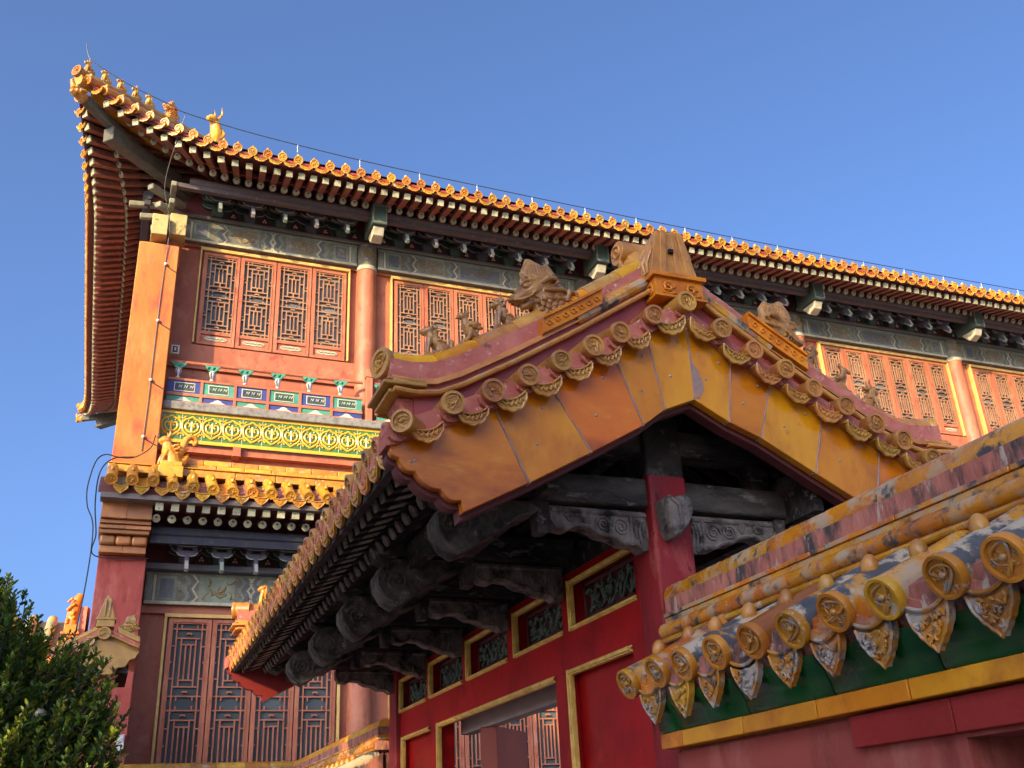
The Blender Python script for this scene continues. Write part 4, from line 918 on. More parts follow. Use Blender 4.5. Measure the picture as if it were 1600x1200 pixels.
def bracket(colour, tip):
    b = MB()
    b.taper((0, 0), .075, .075, .10, .10, 0, .10, 0); b.box((-.10, -.10, .10), (.10, .10, .15), 0)
    for (y, z, w) in ((0, .16, .25), (-.02, .29, .27), (-.26, .14, .22), (-.28, .27, .26)):
        P = [(-w, z + .09), (-w, z + .05), (-w * .85, z + .01), (-w * .6, z - .01), (w * .6, z - .01), (w * .85, z + .01), (w, z + .05), (w, z + .09)]
        b.prism([(a, y - .03, c) for a, c in P], [(a, y + .03, c) for a, c in P], 0); b.tube([(a, y - .031, c + .004) for a, c in P[1:7]], .008, 5, 2)
        for s in (-1, 1): b.taper((s * (w - .05), y), .032, .04, .05, .05, z + .085, z + .135, 1); b.tube([(s * (w - .05) - .05, y - .05, z + .133), (s * (w - .05) + .05, y - .05, z + .133)], .006, 5, 2)
    # projecting arm and the drooping beak
    P = [(0.05, .20), (-.42, .20), (-.50, .24), (-.50, .30), (.05, .32)]
    b.prism([(-.032, a, c) for a, c in P], [(.032, a, c) for a, c in P], 1)
    P = [(-.10, .12), (-.40, -.06), (-.56, -.20), (-.60, -.18), (-.52, .0), (-.36, .13), (-.10, .22)]
    b.prism([(-.028, a, c) for a, c in P], [(.028, a, c) for a, c in P], 1)
    P = [(-.43, -.10), (-.56, -.235), (-.61, -.20), (-.55, -.06)]
    b.prism([(-.026, a, c) for a, c in P], [(.026, a, c) for a, c in P], 2)
    for (y, z, w) in ((-.44, .03, .15), (-.50, .16, .19)):
        P = [(-w, z + .085), (-w * 1.05, z + .05), (-w * .8, z + .01), (-w * .5, z - .005), (w * .5, z - .005), (w * .8, z + .01), (w * 1.05, z + .05), (w, z + .085)]
        b.prism([(a, y - .026, c) for a, c in P], [(a, y + .026, c) for a, c in P], 1); b.tube([(a, y - .027, c + .004) for a, c in P[1:7]], .007, 5, 2)
        for s in (-1, 1): b.taper((s * (w - .04), y), .026, .034, .042, .042, z + .08, z + .125, 0)
    return Proto('bracket_set', b, [colour, DARKB, tip])
BR = [bracket(DARKBG, mat('pale_green_beak', (.22, .25, .19), (.15, .18, .14), 12, .8)), bracket(DARKB, mat('pale_grey_beak', (.30, .26, .23), (.2, .18, .17), 12, .8))]
bx = []
x = .949
while x < X1 - .3: bx.append(x); x += .5625
for k, x in enumerate(bx):
    if min(abs(x - c) for c in (3.73, 8.25, 13.45, 17.95)) < .2: continue
    BR[k % 2].put(hall, Matrix.Translation((x, 15.90, 10.50)) @ Matrix.Scale(1.12, 4))
def flames(zb, xs, yv):
    mb = MB()
    for x in xs:
        for sgn, mi in ((1.0, 0), (.72, 1)):
            P = [(-.20, 0), (-.19, .10), (-.12, .16), (-.09, .24), (-.03, .27), (0, .36), (.03, .27), (.09, .24), (.12, .16), (.19, .10), (.20, 0)]
            q = [(x + a * sgn, zb + b * sgn) for a, b in P]; y = yv - .006 - .004 * mi
            mb.prism([(a, y, b) for a, b in q], [(a, yv, b) for a, b in q], mi)
        for a, b in ((-.022, .10), (.022, .10), (0, .14)): mb.lathe((x + a, yv - .012, zb + b), (0, -1, 0), [(.020, -.004), (.017, .004)], 8, 2)
    obj('flame_board', mb, [DARKBG, DKRED, WHITEP], hall)
flames(10.52, [x + .281 for x in bx], 15.955)
for x in (3.73, 8.25, 13.45, 17.95):
    mb = MB(); mb.box((x - .14, 14.98, 10.36), (x + .14, 15.6, 10.80)); P = [(x - .14, 14.98), (x + .14, 14.98)]
    mb.prism([(x - .14, 14.98, 10.80), (x, 14.98, 10.88), (x + .14, 14.98, 10.80)], [(x - .14, 15.6, 10.80), (x, 15.6, 10.88), (x + .14, 15.6, 10.80)])
    for z in (10.40, 10.76): mb.box((x - .12, 14.972, z - .012), (x + .12, 14.99, z + .012), 1)
    for s in (-.12, .12): mb.box((x + s - .012, 14.972, 10.40), (x + s + .012, 14.99, 10.76), 1)
    mb.prism([(x - .10, 15.12, 10.20), (x + .10, 15.12, 10.20), (x + .10, 15.3, 10.13), (x - .10, 15.3, 10.13)], [(x - .10, 15.05, 10.345), (x + .10, 15.05, 10.345), (x + .10, 15.5, 10.345), (x - .10, 15.5, 10.345)], 2)
    obj('beam_head', mb, [DARKBG, OLIVE, CREAMP], hall, bevel=.01)
# columns and painted beams
COLX = [.2, 3.73, 8.25, 13.45, 17.95, 21.5]
for x in COLX[1:]:
    mb = MB(); mb.lathe((x, 16.0, -EYE), (0, 0, 1), [(.20, 0), (.185, 6), (.18, 11.56)], 24); c = obj('column', mb, HALLRED, hall)
    for z0, z1 in ((9.95, 10.43), (3.50, 4.02)):
        mb = MB(); mb.lathe((x, 16.0, z0), (0, 0, 1), [(.188, 0), (.188, z1 - z0)], 24, 0); mb.lathe((x, 16.0, z0), (0, 0, 1), [(.193, -.05), (.193, .03)], 24, 1)
        for k in range(9): a = math.radians(-90 + random.uniform(-40, 40)); mb.tube([(x + .19 * math.cos(a + u * .2), 16 + .19 * math.sin(a + u * .2), z0 + .18 + .2 * random.random() + .05 * math.sin(u * 3)) for u in (0, .5, 1, 1.5)], .010, 5, 2)
        obj('painted_column_head', mb, [OLIVE, CREAMP, OCHREP], c)
def painted_beam(x0, x1, z0, z1, yf, bright, parent, seed):
    rnd = random.Random(seed); m = MB(); m.box((x0, yf, z0), (x1, yf + .16, z1), 0); h = z1 - z0; zc = (z0 + z1) / 2; L = x1 - x0
    n = 0
    def patch(P, mi):
        nonlocal n; n += 1; e = .004 + .0012 * (n % 7); m.prism([(a, yf - e, b) for a, b in P], [(a, yf + .004, b) for a, b in P], mi)
    def rect(a, b, c, d, mi): patch([(a, c), (b, c), (b, d), (a, d)], mi)
    def zig(x, w, mi, dr):
        t = h * .16
        P = [(x, z0 + .03), (x + dr * t, z0 + h * .25), (x, zc - .0 + 0), (x + dr * t, z1 - h * .25), (x, z1 - .03)]
        patch(P + [(a + w, b) for a, b in P[::-1]], mi)
    rect(x0, x1, z1 - .045, z1 - .004, 1); rect(x0, x1, z0 + .004, z0 + .05, 3)  # cream bottom strip stands in for sun on the beam's lower edge
    for s, xe in ((1, x0), (-1, x1)):
        def R(a, b, c, d, mi): a_, b_ = sorted((xe + s * a, xe + s * b)); rect(a_, b_, c, d, mi)
        R(.03, .10, z0 + .05, z1 - .05, 1); R(.115, .15, z0 + .05, z1 - .05, 3)
        R(.17, .45, z0 + .06, z1 - .06, 1); R(.21, .41, z0 + .10, z1 - .10, 2); R(.25, .37, z0 + .14, z1 - .14, 0)
        zig(xe + s * .52 - (.05 if s < 0 else 0), .05, 1, s); zig(xe + s * .60 - (.04 if s < 0 else 0), .04, 2, s); zig(xe + s * .67 - (.03 if s < 0 else 0), .03, 3, s)
        a, b = sorted((xe + s * .78, xe + s * 1.32)); rect(a, b, z0 + .05, z1 - .05, 1); rect(a + .02, b - .02, z0 + .07, z1 - .07, 0 if bright else 1)
        for k in range(10):
            c = (lerp(a + .06, b - .06, rnd.random()), lerp(z0 + .12, z1 - .12, rnd.random())); th = rnd.uniform(0, 6)
            m.tube([(c[0] + .075 * (u - .5) * 2 * math.cos(th) + .03 * math.sin(u * 7), yf - .012, c[1] + .06 * (u - .5) * 2 * math.sin(th) + .03 * math.cos(u * 6)) for u in [q / 7 for q in range(8)]], [.006, .012, .014, .013, .012, .012, .009, .004], 5, 4)
        zig(xe + s * 1.36 - (.045 if s < 0 else 0), .045, 1, s); zig(xe + s * 1.43 - (.045 if s < 0 else 0), .045, 2, s); zig(xe + s * 1.50 - (.03 if s < 0 else 0), .03, 3, s)
    if L > 3.3:
        a, b = x0 + 1.62, x1 - 1.62
        if b - a > .3:
            rect(a, b, z0 + .055, z1 - .055, 1); rect(a + .03, b - .03, z0 + .085, z1 - .085, 2)
            for k in range(int((b - a) * 14)):
                c = (lerp(a + .08, b - .08, rnd.random()), lerp(z0 + .13, z1 - .13, rnd.random())); th = rnd.uniform(0, 6)
                m.tube([(c[0] + .08 * (u - .5) * 2 * math.cos(th) + .03 * math.sin(u * 7), yf - .013, c[1] + .06 * (u - .5) * 2 * math.sin(th) + .03 * math.cos(u * 6)) for u in [q / 7 for q in range(8)]], [.005, .009, .011, .010, .009, .009, .007, .003], 5, 4)
    return obj('painted_beam', m, [OLIVE, GREENP, BLUEP, CREAMP, OCHREP], parent)
for k, (a, b) in enumerate(zip(COLX, COLX[1:])):
    painted_beam(a + .2, b - .2, 9.98, 10.43, 15.93, True, hall, k)
    painted_beam(a + .2, b - .2, 3.53, 4.02, 15.93, False, hall, k + 10)
# ---- lattice joinery
def lattice(w, h, units, bar=.0105, dense=False):
    b = MB()
    def V(x, z0, z1, t=bar): b.box((x - t, -.011, z0), (x + t, .011, z1))
    def H(z, x0, x1, t=bar): b.box((x0, -.0105, z - t), (x1, .0105, z + t))
    uh = h / units
    def knob(x, z): b.box((x - .028, -.016, z - .012), (x + .028, .016, z + .012)); b.box((x - .040, -.0155, z - .022), (x - .022, .0155, z + .006)); b.box((x + .022, -.0155, z - .022), (x + .040, .0155, z + .006))
    for u in range(units):
        z0 = u * uh; z1 = z0 + uh
        xa, xb, xc, xd = w * .15, w * .85, w * .30, w * .70
        za, zb_ = z0 + uh * .085, z1 - uh * .085; zc, zd = z0 + uh * .20, z1 - uh * .20
        H(za, 0, w); H(zb_, 0, w); V(xa, z0, z1); V(xb, z0, z1)
        H(zc, xa, xb); H(zd, xa, xb); V(xc, zc, zd); V(xd, zc, zd)
        if not dense:
            ze, zf = zc + uh * .11, zd - uh * .11
            H(ze, xc, xd); H(zf, xc, xd); V(w * .44, ze, zf, bar * .9); V(w * .56, ze, zf, bar * .9)
            V(w * .5, zc, ze); V(w * .5, zf, zd); H(z0 + uh * .42, 0, xa); H(z0 + uh * .42, xb, w); H(z1 - uh * .42, xa, xc); H(z1 - uh * .42, xd, xb)
        else:
            ze, zf = zc + uh * .08, zd - uh * .08
            H(ze, xc, xd); H(zf, xc, xd); V(w * .43, ze, zf); V(w * .57, ze, zf); H(z0 + uh * .30, 0, xa); H(z0 + uh * .30, xb, w); H(z1 - uh * .30, 0, xa); H(z1 - uh * .30, xb, w)
        knob(w * .5, z0 + uh * .14); knob(w * .5, z1 - uh * .14)
        for z in (z0 + uh * .06, z1 - uh * .06): V(w * .28, z - uh * .03, z + uh * .03); V(w * .72, z - uh * .03, z + uh * .03)
        for x in (.02, w - .02): b.box((x - .02, -.016, z0 + uh * .5 - .012), (x + .02, .016, z0 + uh * .5 + .012))
    V(bar, 0, h); V(w - bar, 0, h); H(bar, 0, w); H(h - bar, 0, w)
    return b
def leaf_set(name, w, z0, z1, zpan, units, lat_mat, frame_mat, pane_mat, dense):
    fw = .052; g = .006
    f = MB(); x0, x1 = -w / 2 + g, w / 2 - g
    f.box((x0, -.035, z0), (x0 + fw, .035, z1)); f.box((x1 - fw, -.035, z0), (x1, .035, z1))
    for a, b in ((z0, z0 + fw), (zpan - fw, zpan), (z1 - fw, z1)): f.box((x0 + fw, -.034, a), (x1 - fw, .034, b))
    f.box((x0 + fw, -.008, z0 + fw), (x1 - fw, .02, zpan - fw))
    for xx in (x0 + fw, x1 - fw - .012): f.box((xx, -.042, z0 + fw), (xx + .012, -.03, z1 - fw))
    orn = MB(); zc = (z0 + zpan) / 2; P = []
    for q in range(25):
        t = q / 24; P.append((lerp(x0 + fw + .07, x1 - fw - .07, t), zc - .035 * math.sin(math.pi * t) ** .4 - .010 * abs(math.sin(t * 9.4))))
    P2 = [(a, 2 * zc - b) for a, b in P[::-1]]
    orn.prism([(a, -.020, b) for a, b in P + P2], [(a, -.008, b) for a, b in P + P2], 0)
    for q in range(5):
        x = lerp(x0 + fw + .13, x1 - fw - .13, q / 4); orn.tube([(x - .03, -.021, zc - .01), (x - .01, -.024, zc + .014), (x + .015, -.024, zc - .012), (x + .035, -.021, zc + .008)], .006, 5, 1)
    lw, lh = (x1 - x0) - 2 * fw, z1 - fw - zpan
    la = lattice(lw, lh, units, dense=dense); la.v = [(a + x0 + fw, b - .006, c + zpan) for a, b, c in la.v]
    pa = MB(); pa.box((x0 + fw - .01, .029, zpan - .01), (x1 - fw + .01, .033, z1 - fw + .01))
    F, LA, PA, OR = Proto(name, f, frame_mat), Proto('lattice', la, lat_mat), Proto('pane', pa, pane_mat), Proto('carved_ornament', orn, [CREAMP, OLIVE])
    def put(x, y):
        M = Matrix.Translation((x, y, 0)); o = F.put(hall, M); LA.put(o, M); PA.put(o, M); OR.put(o, M); return o
    return put
UPW = leaf_set('window', .64, 8.02, 9.85, 8.27, 2, LATT, HALLRED, PANE, False)
UPW2 = leaf_set('window', .592, 8.02, 9.85, 8.27, 2, LATT, HALLRED, PANE, False)
DRW = leaf_set('door_leaf', .64, -1.4, 3.34, .92, 2, HALLRED, HALLRED, DOORPANE, True)
DRW2 = leaf_set('door_leaf', .592, -1.4, 3.34, .92, 2, HALLRED, HALLRED, DOORPANE, True)
for (x0, x1, n, u, d) in ((.787, 3.367, 4, UPW, DRW), (4.27, 7.84, 6, UPW2, DRW2), (8.85, 12.85, 6, UPW, DRW), (14.13, 17.71, 6, UPW2, DRW2), (18.5, 20.9, 4, UPW2, DRW2)):
    for k in range(n):
        x = lerp(x0, x1, (k + .5) / n); u(x, 16.06)
        if x < 9: d(x, 16.06)
    mb = MB(); mb.box((x0 - .06, 15.99, 9.875), (x1 + .06, 16.10, 9.935)); mb.box((x0 - .06, 15.99, 8.02), (x0 - .03, 16.10, 9.875)); mb.box((x1 + .03, 15.99, 8.02), (x1 + .06, 16.10, 9.875)); obj('yellow_window_trim', mb, GOLDP, hall, bevel=.006)
    if x0 < 9:
        mb = MB(); mb.box((x0 - .06, 15.99, 3.355), (x1 + .06, 16.10, 3.41)); mb.box((x0 - .06, 15.99, -1.5), (x0 - .02, 16.10, 3.355)); mb.box((x1 + .02, 15.99, -1.5), (x1 + .06, 16.10, 3.355)); obj('yellow_door_trim', mb, GOLDP, hall, bevel=.006)
mb = MB(); mb.box((.3, 16.10, 6.7), (X1, 16.2, 10.4)); mb.box((.3, 16.04, 7.55), (X1, 16.10, 8.0)); mb.box((.3, 16.03, 9.94), (X1, 16.10, 9.985)); obj('upper_wall', mb, HALLRED, hall)
mb = MB(); mb.box((.3, 16.10, -EYE), (X1, 16.2, 5.3)); mb.box((.3, 16.02, 3.412), (X1, 16.09, 3.528)); obj('lower_wall', mb, HALLRED, hall)
# ---- balcony: glazed band, slab, balustrade
bt = MB(); w = .158
bt.box((-w, 0, 6.02), (w, .06, 6.56), 0); bt.box((-w, -.012, 6.02), (w, .02, 6.075), 1); bt.box((-w, -.012, 6.515), (w, .02, 6.56), 1); bt.box((-w - .003, -.004, 6.02), (-w + .004, .03, 6.56), 2)
zc = 6.30
def cur(P, r, m=1): bt.tube([(a, -.004, zc + b) for a, b in P], r, 6, m)
for s in (-1, 1):
    cur([(s * a, b) for a, b in ((0, -.18), (.06, -.14), (.125, -.085), (.15, -.01), (.145, .07), (.10, .125), (.045, .14), (.0, .175))], .018)
    cur([(s * a, b) for a, b in ((.0, -.09), (.045, -.085), (.088, -.045), (.10, .015), (.075, .06), (.035, .055), (.022, .02), (.045, .0))], .018)
    cur([(s * a, b) for a, b in ((.105, -.16), (.135, -.12), (.152, -.13))], .015); cur([(s * a, b) for a, b in ((.10, .175), (.13, .14), (.152, .15))], .014)
cur([(0, -.09), (0, -.03), (0, .03), (0, .085)], .019)
for a, b in ((0, -.125), (.055, .10), (-.055, .10)): bt.ell((a, -.008, zc + b), .012, 5, 2)
BT = Proto('balcony_tile', bt, [GL_GREEN2, mat('yellow_relief_glaze', (.68, .40, .03), (.6, .32, .025), 6, .3), WHITEP])
for k in range(60):
    x = .52 + .3165 * k
    if x > X1 - .4 or (8.6 < x < 13): continue
    BT.put(hall, Matrix.Translation((x, 15.60, 0)))
mb = MB(); mb.box((.36, 15.52, 6.565), (X1, 16.1, 6.70)); obj('balcony_slab', mb, SLATE, hall, bevel=.012)
mb = MB(); mb.box((.36, 15.66, 5.9), (X1, 16.1, 6.019)); 
for k in range(9): mb.box((1.5 + 2.35 * k, 15.56, 5.86), (1.62 + 2.35 * k, 15.80, 6.015))
obj('balcony_joist', mb, HALLRED, hall)
mb = MB(); mb.box((.36, 15.80, 5.2), (X1, 16.0, 5.9)); obj('skirt_wall', mb, HALLRED, hall)
va = MB(); va.prism([(-.085, -.03, 7.385), (.085, -.03, 7.385), (.12, -.035, 7.44), (-.12, -.035, 7.44)], [(-.085, .03, 7.385), (.085, .03, 7.385), (.12, .035, 7.44), (-.12, .035, 7.44)], 0)
for s in (-1, 0, 1): va.tube([(s * .085 - .03, -.036, 7.42), (s * .085, -.044, 7.385), (s * .085 + .03, -.036, 7.42)], .012, 6, 0)
va.taper((0, 0), .045, .025, .085, .03, 7.345, 7.386, 0)
va.lathe((0, 0, 7.165), (0, 0, 1), [(.025, 0), (.035, .02), (.022, .05), (.038, .10), (.052, .145), (.045, .175), (.028, .185)], 12, 1)
for s in (-1, 1): va.tube([(s * .018, -.034, 7.20), (s * .03, -.05, 7.29), (s * .012, -.045, 7.33)], .007, 5, 2)
VA = Proto('baluster_vase', va, [TEAL, WHITEP, BLUEV])
def rail_panel(c1, c2):
    b = MB(); w = .262
    b.box((-w, -.004, 6.915), (w, .02, 7.13), 0); b.box((-w * .62, -.010, 6.945), (w * .62, .0, 7.10), 2); b.box((-w * .57, -.013, 6.957), (w * .57, .0, 7.088), 3)
    for k in range(6):
        x = lerp(-.11, .11, k / 5); b.tube([(x - .03, -.015, 7.0), (x - .01, -.018, 7.045), (x + .012, -.018, 7.005), (x + .03, -.015, 7.05)], .009, 5, 2 if k % 2 else 0)
    b.box((-w, -.004, 6.77), (w, .02, 6.86), 1)
    b.prism([(-.13, -.012, 6.775), (-.07, -.012, 6.80), (-.05, -.012, 6.825), (0, -.012, 6.845), (.05, -.012, 6.825), (.07, -.012, 6.80), (.13, -.012, 6.775)], [(-.13, 0, 6.775), (-.07, 0, 6.80), (-.05, 0, 6.825), (0, 0, 6.845), (.05, 0, 6.825), (.07, 0, 6.80), (.13, 0, 6.775)], 2)
    return Proto('railing_panel', b, [c1, c2, WHITEP, DARKBG])
RP = [rail_panel(BLUEV, TEAL), rail_panel(TEAL, BLUEV)]
for (x0, x1) in ((.40, 3.62), (3.84, 8.1), (13.6, 17.83), (18.06, 21.3)):
    mb = MB(); mb.tube([(x0, 15.68, 7.465), (x1, 15.68, 7.465)], .030, 10)
    for z, t in ((7.15, .020), (6.888, .026), (6.745, .024)): mb.box((x0, 15.655, z - t), (x1, 15.705, z + t))
    n = round((x1 - x0) / .585); st = (x1 - x0) / n
    for k in range(1, n): mb.box((x0 + k * st - .022, 15.653, 6.76), (x0 + k * st + .022, 15.707, 7.14))
    rl = obj('balcony_railing', mb, HALLRED, hall)
    for k in range(n): RP[k % 2].put(rl, Matrix.Translation((x0 + (k + .5) * st, 15.68, 0)))
    for k in range(n + (1 if x0 > 1 else 0)): VA.put(rl, Matrix.Translation((x0 + (k + .22 if x0 < 1 else k + .12) * st + .03, 15.68, 0)))
    mb = MB(); mb.box((x1 + .06, 15.62, 6.70), (x1 + .17, 15.73, 7.56)); mb.box((x1 + .045, 15.605, 7.56), (x1 + .185, 15.745, 7.60)); mb.box((x1 + .06, 15.62, 7.60), (x1 + .17, 15.73, 7.72)); obj('railing_post', mb, HALLRED, hall, bevel=.008)
# ---- end wall (upper shaft, glazed corbel, lower shaft)
mb = MB(); mb.box((-.29, 15.40, 5.25), (.352, 26.4, 9.49)); mb.prism([(-.29, 15.40, 9.49), (.352, 15.40, 9.49), (.352, 26.4, 9.49), (-.29, 26.4, 9.49)], [(.05, 15.75, 9.72), (.3, 15.75, 9.72), (.3, 26.2, 9.72), (.05, 26.2, 9.72)])
obj('end_wall', mb, WALLSUN, hall, bevel=.015)
mb = MB(); mb.box((-.295, 15.405, -EYE), (.365, 26.4, 4.10)); mb.box((-.2, 15.5, 4.0), (.3, 26.4, 5.4)); obj('end_wall', mb, WALLRED, hall, bevel=.012)
AMB = mat('brown_glazed_brick', (.36, .14, .035), (.27, .09, .02), 3.5, .35, .1, .1, 30, [((.45, .36, .28), 7, .70, .02, .7)], .2)
for (z0, z1, y0, ex, n) in ((4.535, 4.80, 14.95, .02, 2), (4.475, 4.525, 15.02, .025, 1), (4.41, 4.465, 15.06, .03, 2), (4.35, 4.405, 15.10, .015, 1), (4.205, 4.345, 15.17, 0, 3), (4.10, 4.20, 15.24, -.005, 2)):
    for k in range(n):
        a, b = lerp(-.31 - ex, .345 + ex, k / n), lerp(-.31 - ex, .345 + ex, (k + 1) / n)
        mb = MB(); mb.box((a + .002, y0, z0), (b - .002, 15.7, z1)); obj('corbel_brick', mb, AMB, hall, bevel=.03 if .13 < z1 - z0 < .2 else .004)
for (a, b, c, d, e, f) in ((-.13, .13, 15.30, 15.75, 9.62, 10.02), (.155, .43, 15.42, 15.8, 9.74, 10.16)):
    mb = MB(); mb.box((a, c, e), (b, d, f)); obj('beam_head', mb, mat('faded_yellow_timber', (.46, .34, .13), (.36, .25, .09), 5, .8, patches=[((.15, .11, .06), 12, .62, .04, .9)]), hall, bevel=.012)
mb = MB(); mb.tube([(.2, 15.82, 9.3), (.2, 15.82, 9.95)], .19, 16); obj('corner_bracket_block', mb, [HALLRED], hall)
for k, z in enumerate((10.1, 10.32, 10.55)):
    mb = MB(); dv = Vector((-1, -1, 0)).normalized(); M = along((.25 - .22 * k * .7, 15.75 - .22 * k * .7, z), dv + Vector((0, 0, -.12))); t = MB(); t.box((-.6, -.06, -.055), (.25, .06, .055)); mb.merge(t, M)
    M = along((.15, 15.55 - .1 * k, z), (0, -1, -.1)); t = MB(); t.box((-.4, -.05, -.05), (.1 + .1 * k, .05, .05)); mb.merge(t, M)
    M = along((-.05 - .1 * k, 15.9, z), (-1, 0, -.1)); t = MB(); t.box((-.4, -.05, -.05), (.1 + .1 * k, .05, .05)); mb.merge(t, M); obj('corner_bracket', mb, mat('pale_olive_bracket', (.24, .22, .15), (.15, .14, .1), 8, .8), hall, bevel=.02)
mb = MB(); mb.box((.40, 15.74, 7.64), (.53, 15.8, 7.80)); mb.box((.425, 15.732, 7.665), (.505, 15.745, 7.775), 1); mb.box((.45, 15.726, 7.69), (.48, 15.738, 7.75), 0); obj('rail_end_block', mb, [WHITEP, DARKB], hall, bevel=.004)
# ---- lower eave between the storeys
leafH = leaf_drip(.105, .125, 9)
LEAFH = Proto('drip_tile', leafH, GL_HALL); LT = [Proto('round_tile', disc_tile(.087, .66, k), GL_HALL) for k in (41, 42, 43)]
for k in range(30):
    x = -.245 + .2825 * k
    if x > 8: break
    f = Vector((0, -1, -.64)); t = LT[k % 3].put(hall, frame((x, 14.60 + random.uniform(-.01, .01), 4.955 + (.05 if k < 3 else 0) - .02 * (k > 4) + random.uniform(-.012, .012)), f + Vector((random.uniform(-.03, .03), 0, 0))))
    NAIL_H.put(t, Matrix.Translation((x, 14.76, 5.15 + (.05 if k < 3 else 0))))
    LEAFH.put(hall, frame((x + .14, 14.63, 4.89 + (.04 if k < 3 else 0)), (0, -1, -.15)))
    mb = MB(); rs = []
    for y, z in ((14.665, 4.94), (15.2, 5.28)): rs.append([(x + .141 + .1 * u, y, z - .04 * (1 - u * u)) for u in (-1, -.5, 0, .5, 1)] + [(x + .141 + .1 * u, y, z - .04 * (1 - u * u) - .02) for u in (1, .5, 0, -.5, -1)])
    mb.rings(rs); obj('pan_tile', mb, random.choice([GL_HALL, mat('grey_green_worn_tile', (.2, .19, .13), (.13, .15, .1), 6, .6)]) if k < 2 else bpy.data.objects['pan_tile'].data.materials[0] if k % 2 else bpy.data.objects['pan_tile.001'].data.materials[0], hall)
mb = MB(); mb.prism([(-.40, 14.74, 4.83), (8.2, 14.74, 4.83), (8.2, 15.3, 5.16), (-.40, 15.3, 5.16)], [(-.40, 14.74, 4.93), (8.2, 14.74, 4.93), (8.2, 15.3, 5.26), (-.40, 15.3, 5.26)]); obj('tile_bed', mb, SOFF, hall)
mb = MB(); mb.box((-.36, 14.70, 4.755), (8.2, 14.95, 4.83)); obj('eave_edge_board', mb, mat('grey_brown_eave_board', (.15, .12, .105), (.10, .075, .07), 5, .8), hall)
for (z0, z1, y, st, off) in ((5.33, 5.445, 15.20, .62, 0), (5.448, 5.466, 15.17, 9, 0), (5.47, 5.555, 15.28, .42, .1), (5.558, 5.645, 15.30, .42, .3)):
    x = -.33; e = off
    while x < 8:
        x2 = min(8.2, x + (st - e)); e = 0
        mb = MB(); mb.box((x + .004, y, z0), (x2 - .004, 15.78, z1))
        if not (z0 > 5.468 and x < .34): obj('ridge_brick', mb, GL_HALL, hall, bevel=.008)
        x = x2
# ridge ornament of the lower eave
place(recolour(COIL, GL_HALL), 'ridge_beast', hall, Matrix.Translation((.53, 15.12, 5.46)) @ Matrix.Rotation(.25, 4, 'Z') @ Matrix.Scale(1.12, 4))
mb = MB(); mb.box((.38, 14.95, 5.22), (.74, 15.3, 5.40)); mb.box((.40, 14.98, 5.40), (.72, 15.28, 5.48)); obj('ornament_plinth', mb, GL_HALL, hall, bevel=.012)
for k in range(37):
    x = .449 + .219 * k
    FLH.put(hall, along((x, 14.80, 4.695), (0, -1, -.20))); ROH.put(hall, along((x - .02, 15.03, 4.585), (0, -1, -.42)))
mb = MB(); mb.box((.38, 14.82, 4.752), (8.2, 15.6, 4.80)); obj('eave_soffit', mb, SOFF, hall)
mb = MB(); mb.tube([(.38, 15.28, 4.46), (8.2, 15.28, 4.46)], .08, 10); mb.box((.38, 15.24, 4.28), (8.2, 15.32, 4.39)); obj('eave_purlin', mb, mat('navy_purlin_paint', (.014, .016, .032), (.025, .024, .03), 5, .8, patches=[((.07, .055, .035), 14, .64, .05, .8)]), hall)
mb = MB(); mb.box((.36, 15.955, 4.1), (8.2, 16.02, 5.2)); obj('bracket_board', mb, DKRED, hall)
mb = MB(); mb.box((.36, 15.76, 4.025), (8.2, 16.1, 4.12)); obj('plate_beam', mb, BLUEP, hall, bevel=.01)
lx = [.93 + .5075 * k for k in range(14)]
for k, x in enumerate(lx): BR[(k + 1) % 2].put(hall, Matrix.Translation((x, 15.89, 4.12)))
flames(4.13, [x + .254 for x in lx], 15.955)
# gable side of the eave: bargeboard tiles at the far left of the lower eave are hidden by the corbel
# ------------------------------------------------------------------ small roofs at the left
GO = Vector((-.07, 1.9, .36))
def gobj(name, m, *r, **k):
    m.v = [(x + GO.x, y + GO.y, max(z + GO.z, -EYE)) for x, y, z in m.v]; return obj(name, m, *r, **k)
gal = thing('side_gallery', 'low side gallery with worn green and amber roof rolls left of the end wall', 'gallery', (-1.6, 16.0, -EYE))
mb = MB(); mb.box((-4.5, 15.6, -EYE - .36), (-.32, 17.5, 2.6)); gobj('wall', mb, WALLRED, gal)
mb = MB(); mb.prism([(-4.5, 14.9, 2.42), (-.34, 14.9, 2.42), (-.34, 16.6, 3.30), (-4.5, 16.6, 3.30)], [(-4.5, 14.9, 2.50), (-.34, 14.9, 2.50), (-.34, 16.6, 3.38), (-4.5, 16.6, 3.38)]); gobj('roof', mb, mat('dull_tile_bed', (.22, .19, .13), (.15, .14, .1), 8, .7), gal)
RG = Proto('roof_roll', disc_tile(.085, 1.8, 51), mat('worn_green_amber_roll', (.45, .30, .12), (.20, .26, .14), 2.2, .5, lo=.42, hi=.58))
for k in range(8): RG.put(gal, frame(Vector((-.86 - .30 * k, 14.86, 2.55)) + GO, (0, -1, -.52)))
OR = mat('fresh_orange_glaze', (.66, .22, .02), (.55, .16, .015), 6, .3)
mb = MB()
for x in (-.60, -.42): mb.tube([(x, 14.55, 2.52), (x, 14.75, 2.60), (x, 15.2, 2.80)], .085, 12); mb.lathe((x, 14.55, 2.52), (0, -1, -.4), [(.088, -.02), (.088, .01), (.06, .012), (.055, .004)], 14)
mb.box((-.62, 14.62, 2.70), (-.40, 15.0, 2.80)); mb.box((-.64, 14.58, 2.80), (-.38, 15.0, 2.835)); mb.box((-.60, 14.62, 2.835), (-.42, 15.0, 2.95))
gobj('ridge_end_ornament', mb, OR, gal, bevel=.008)
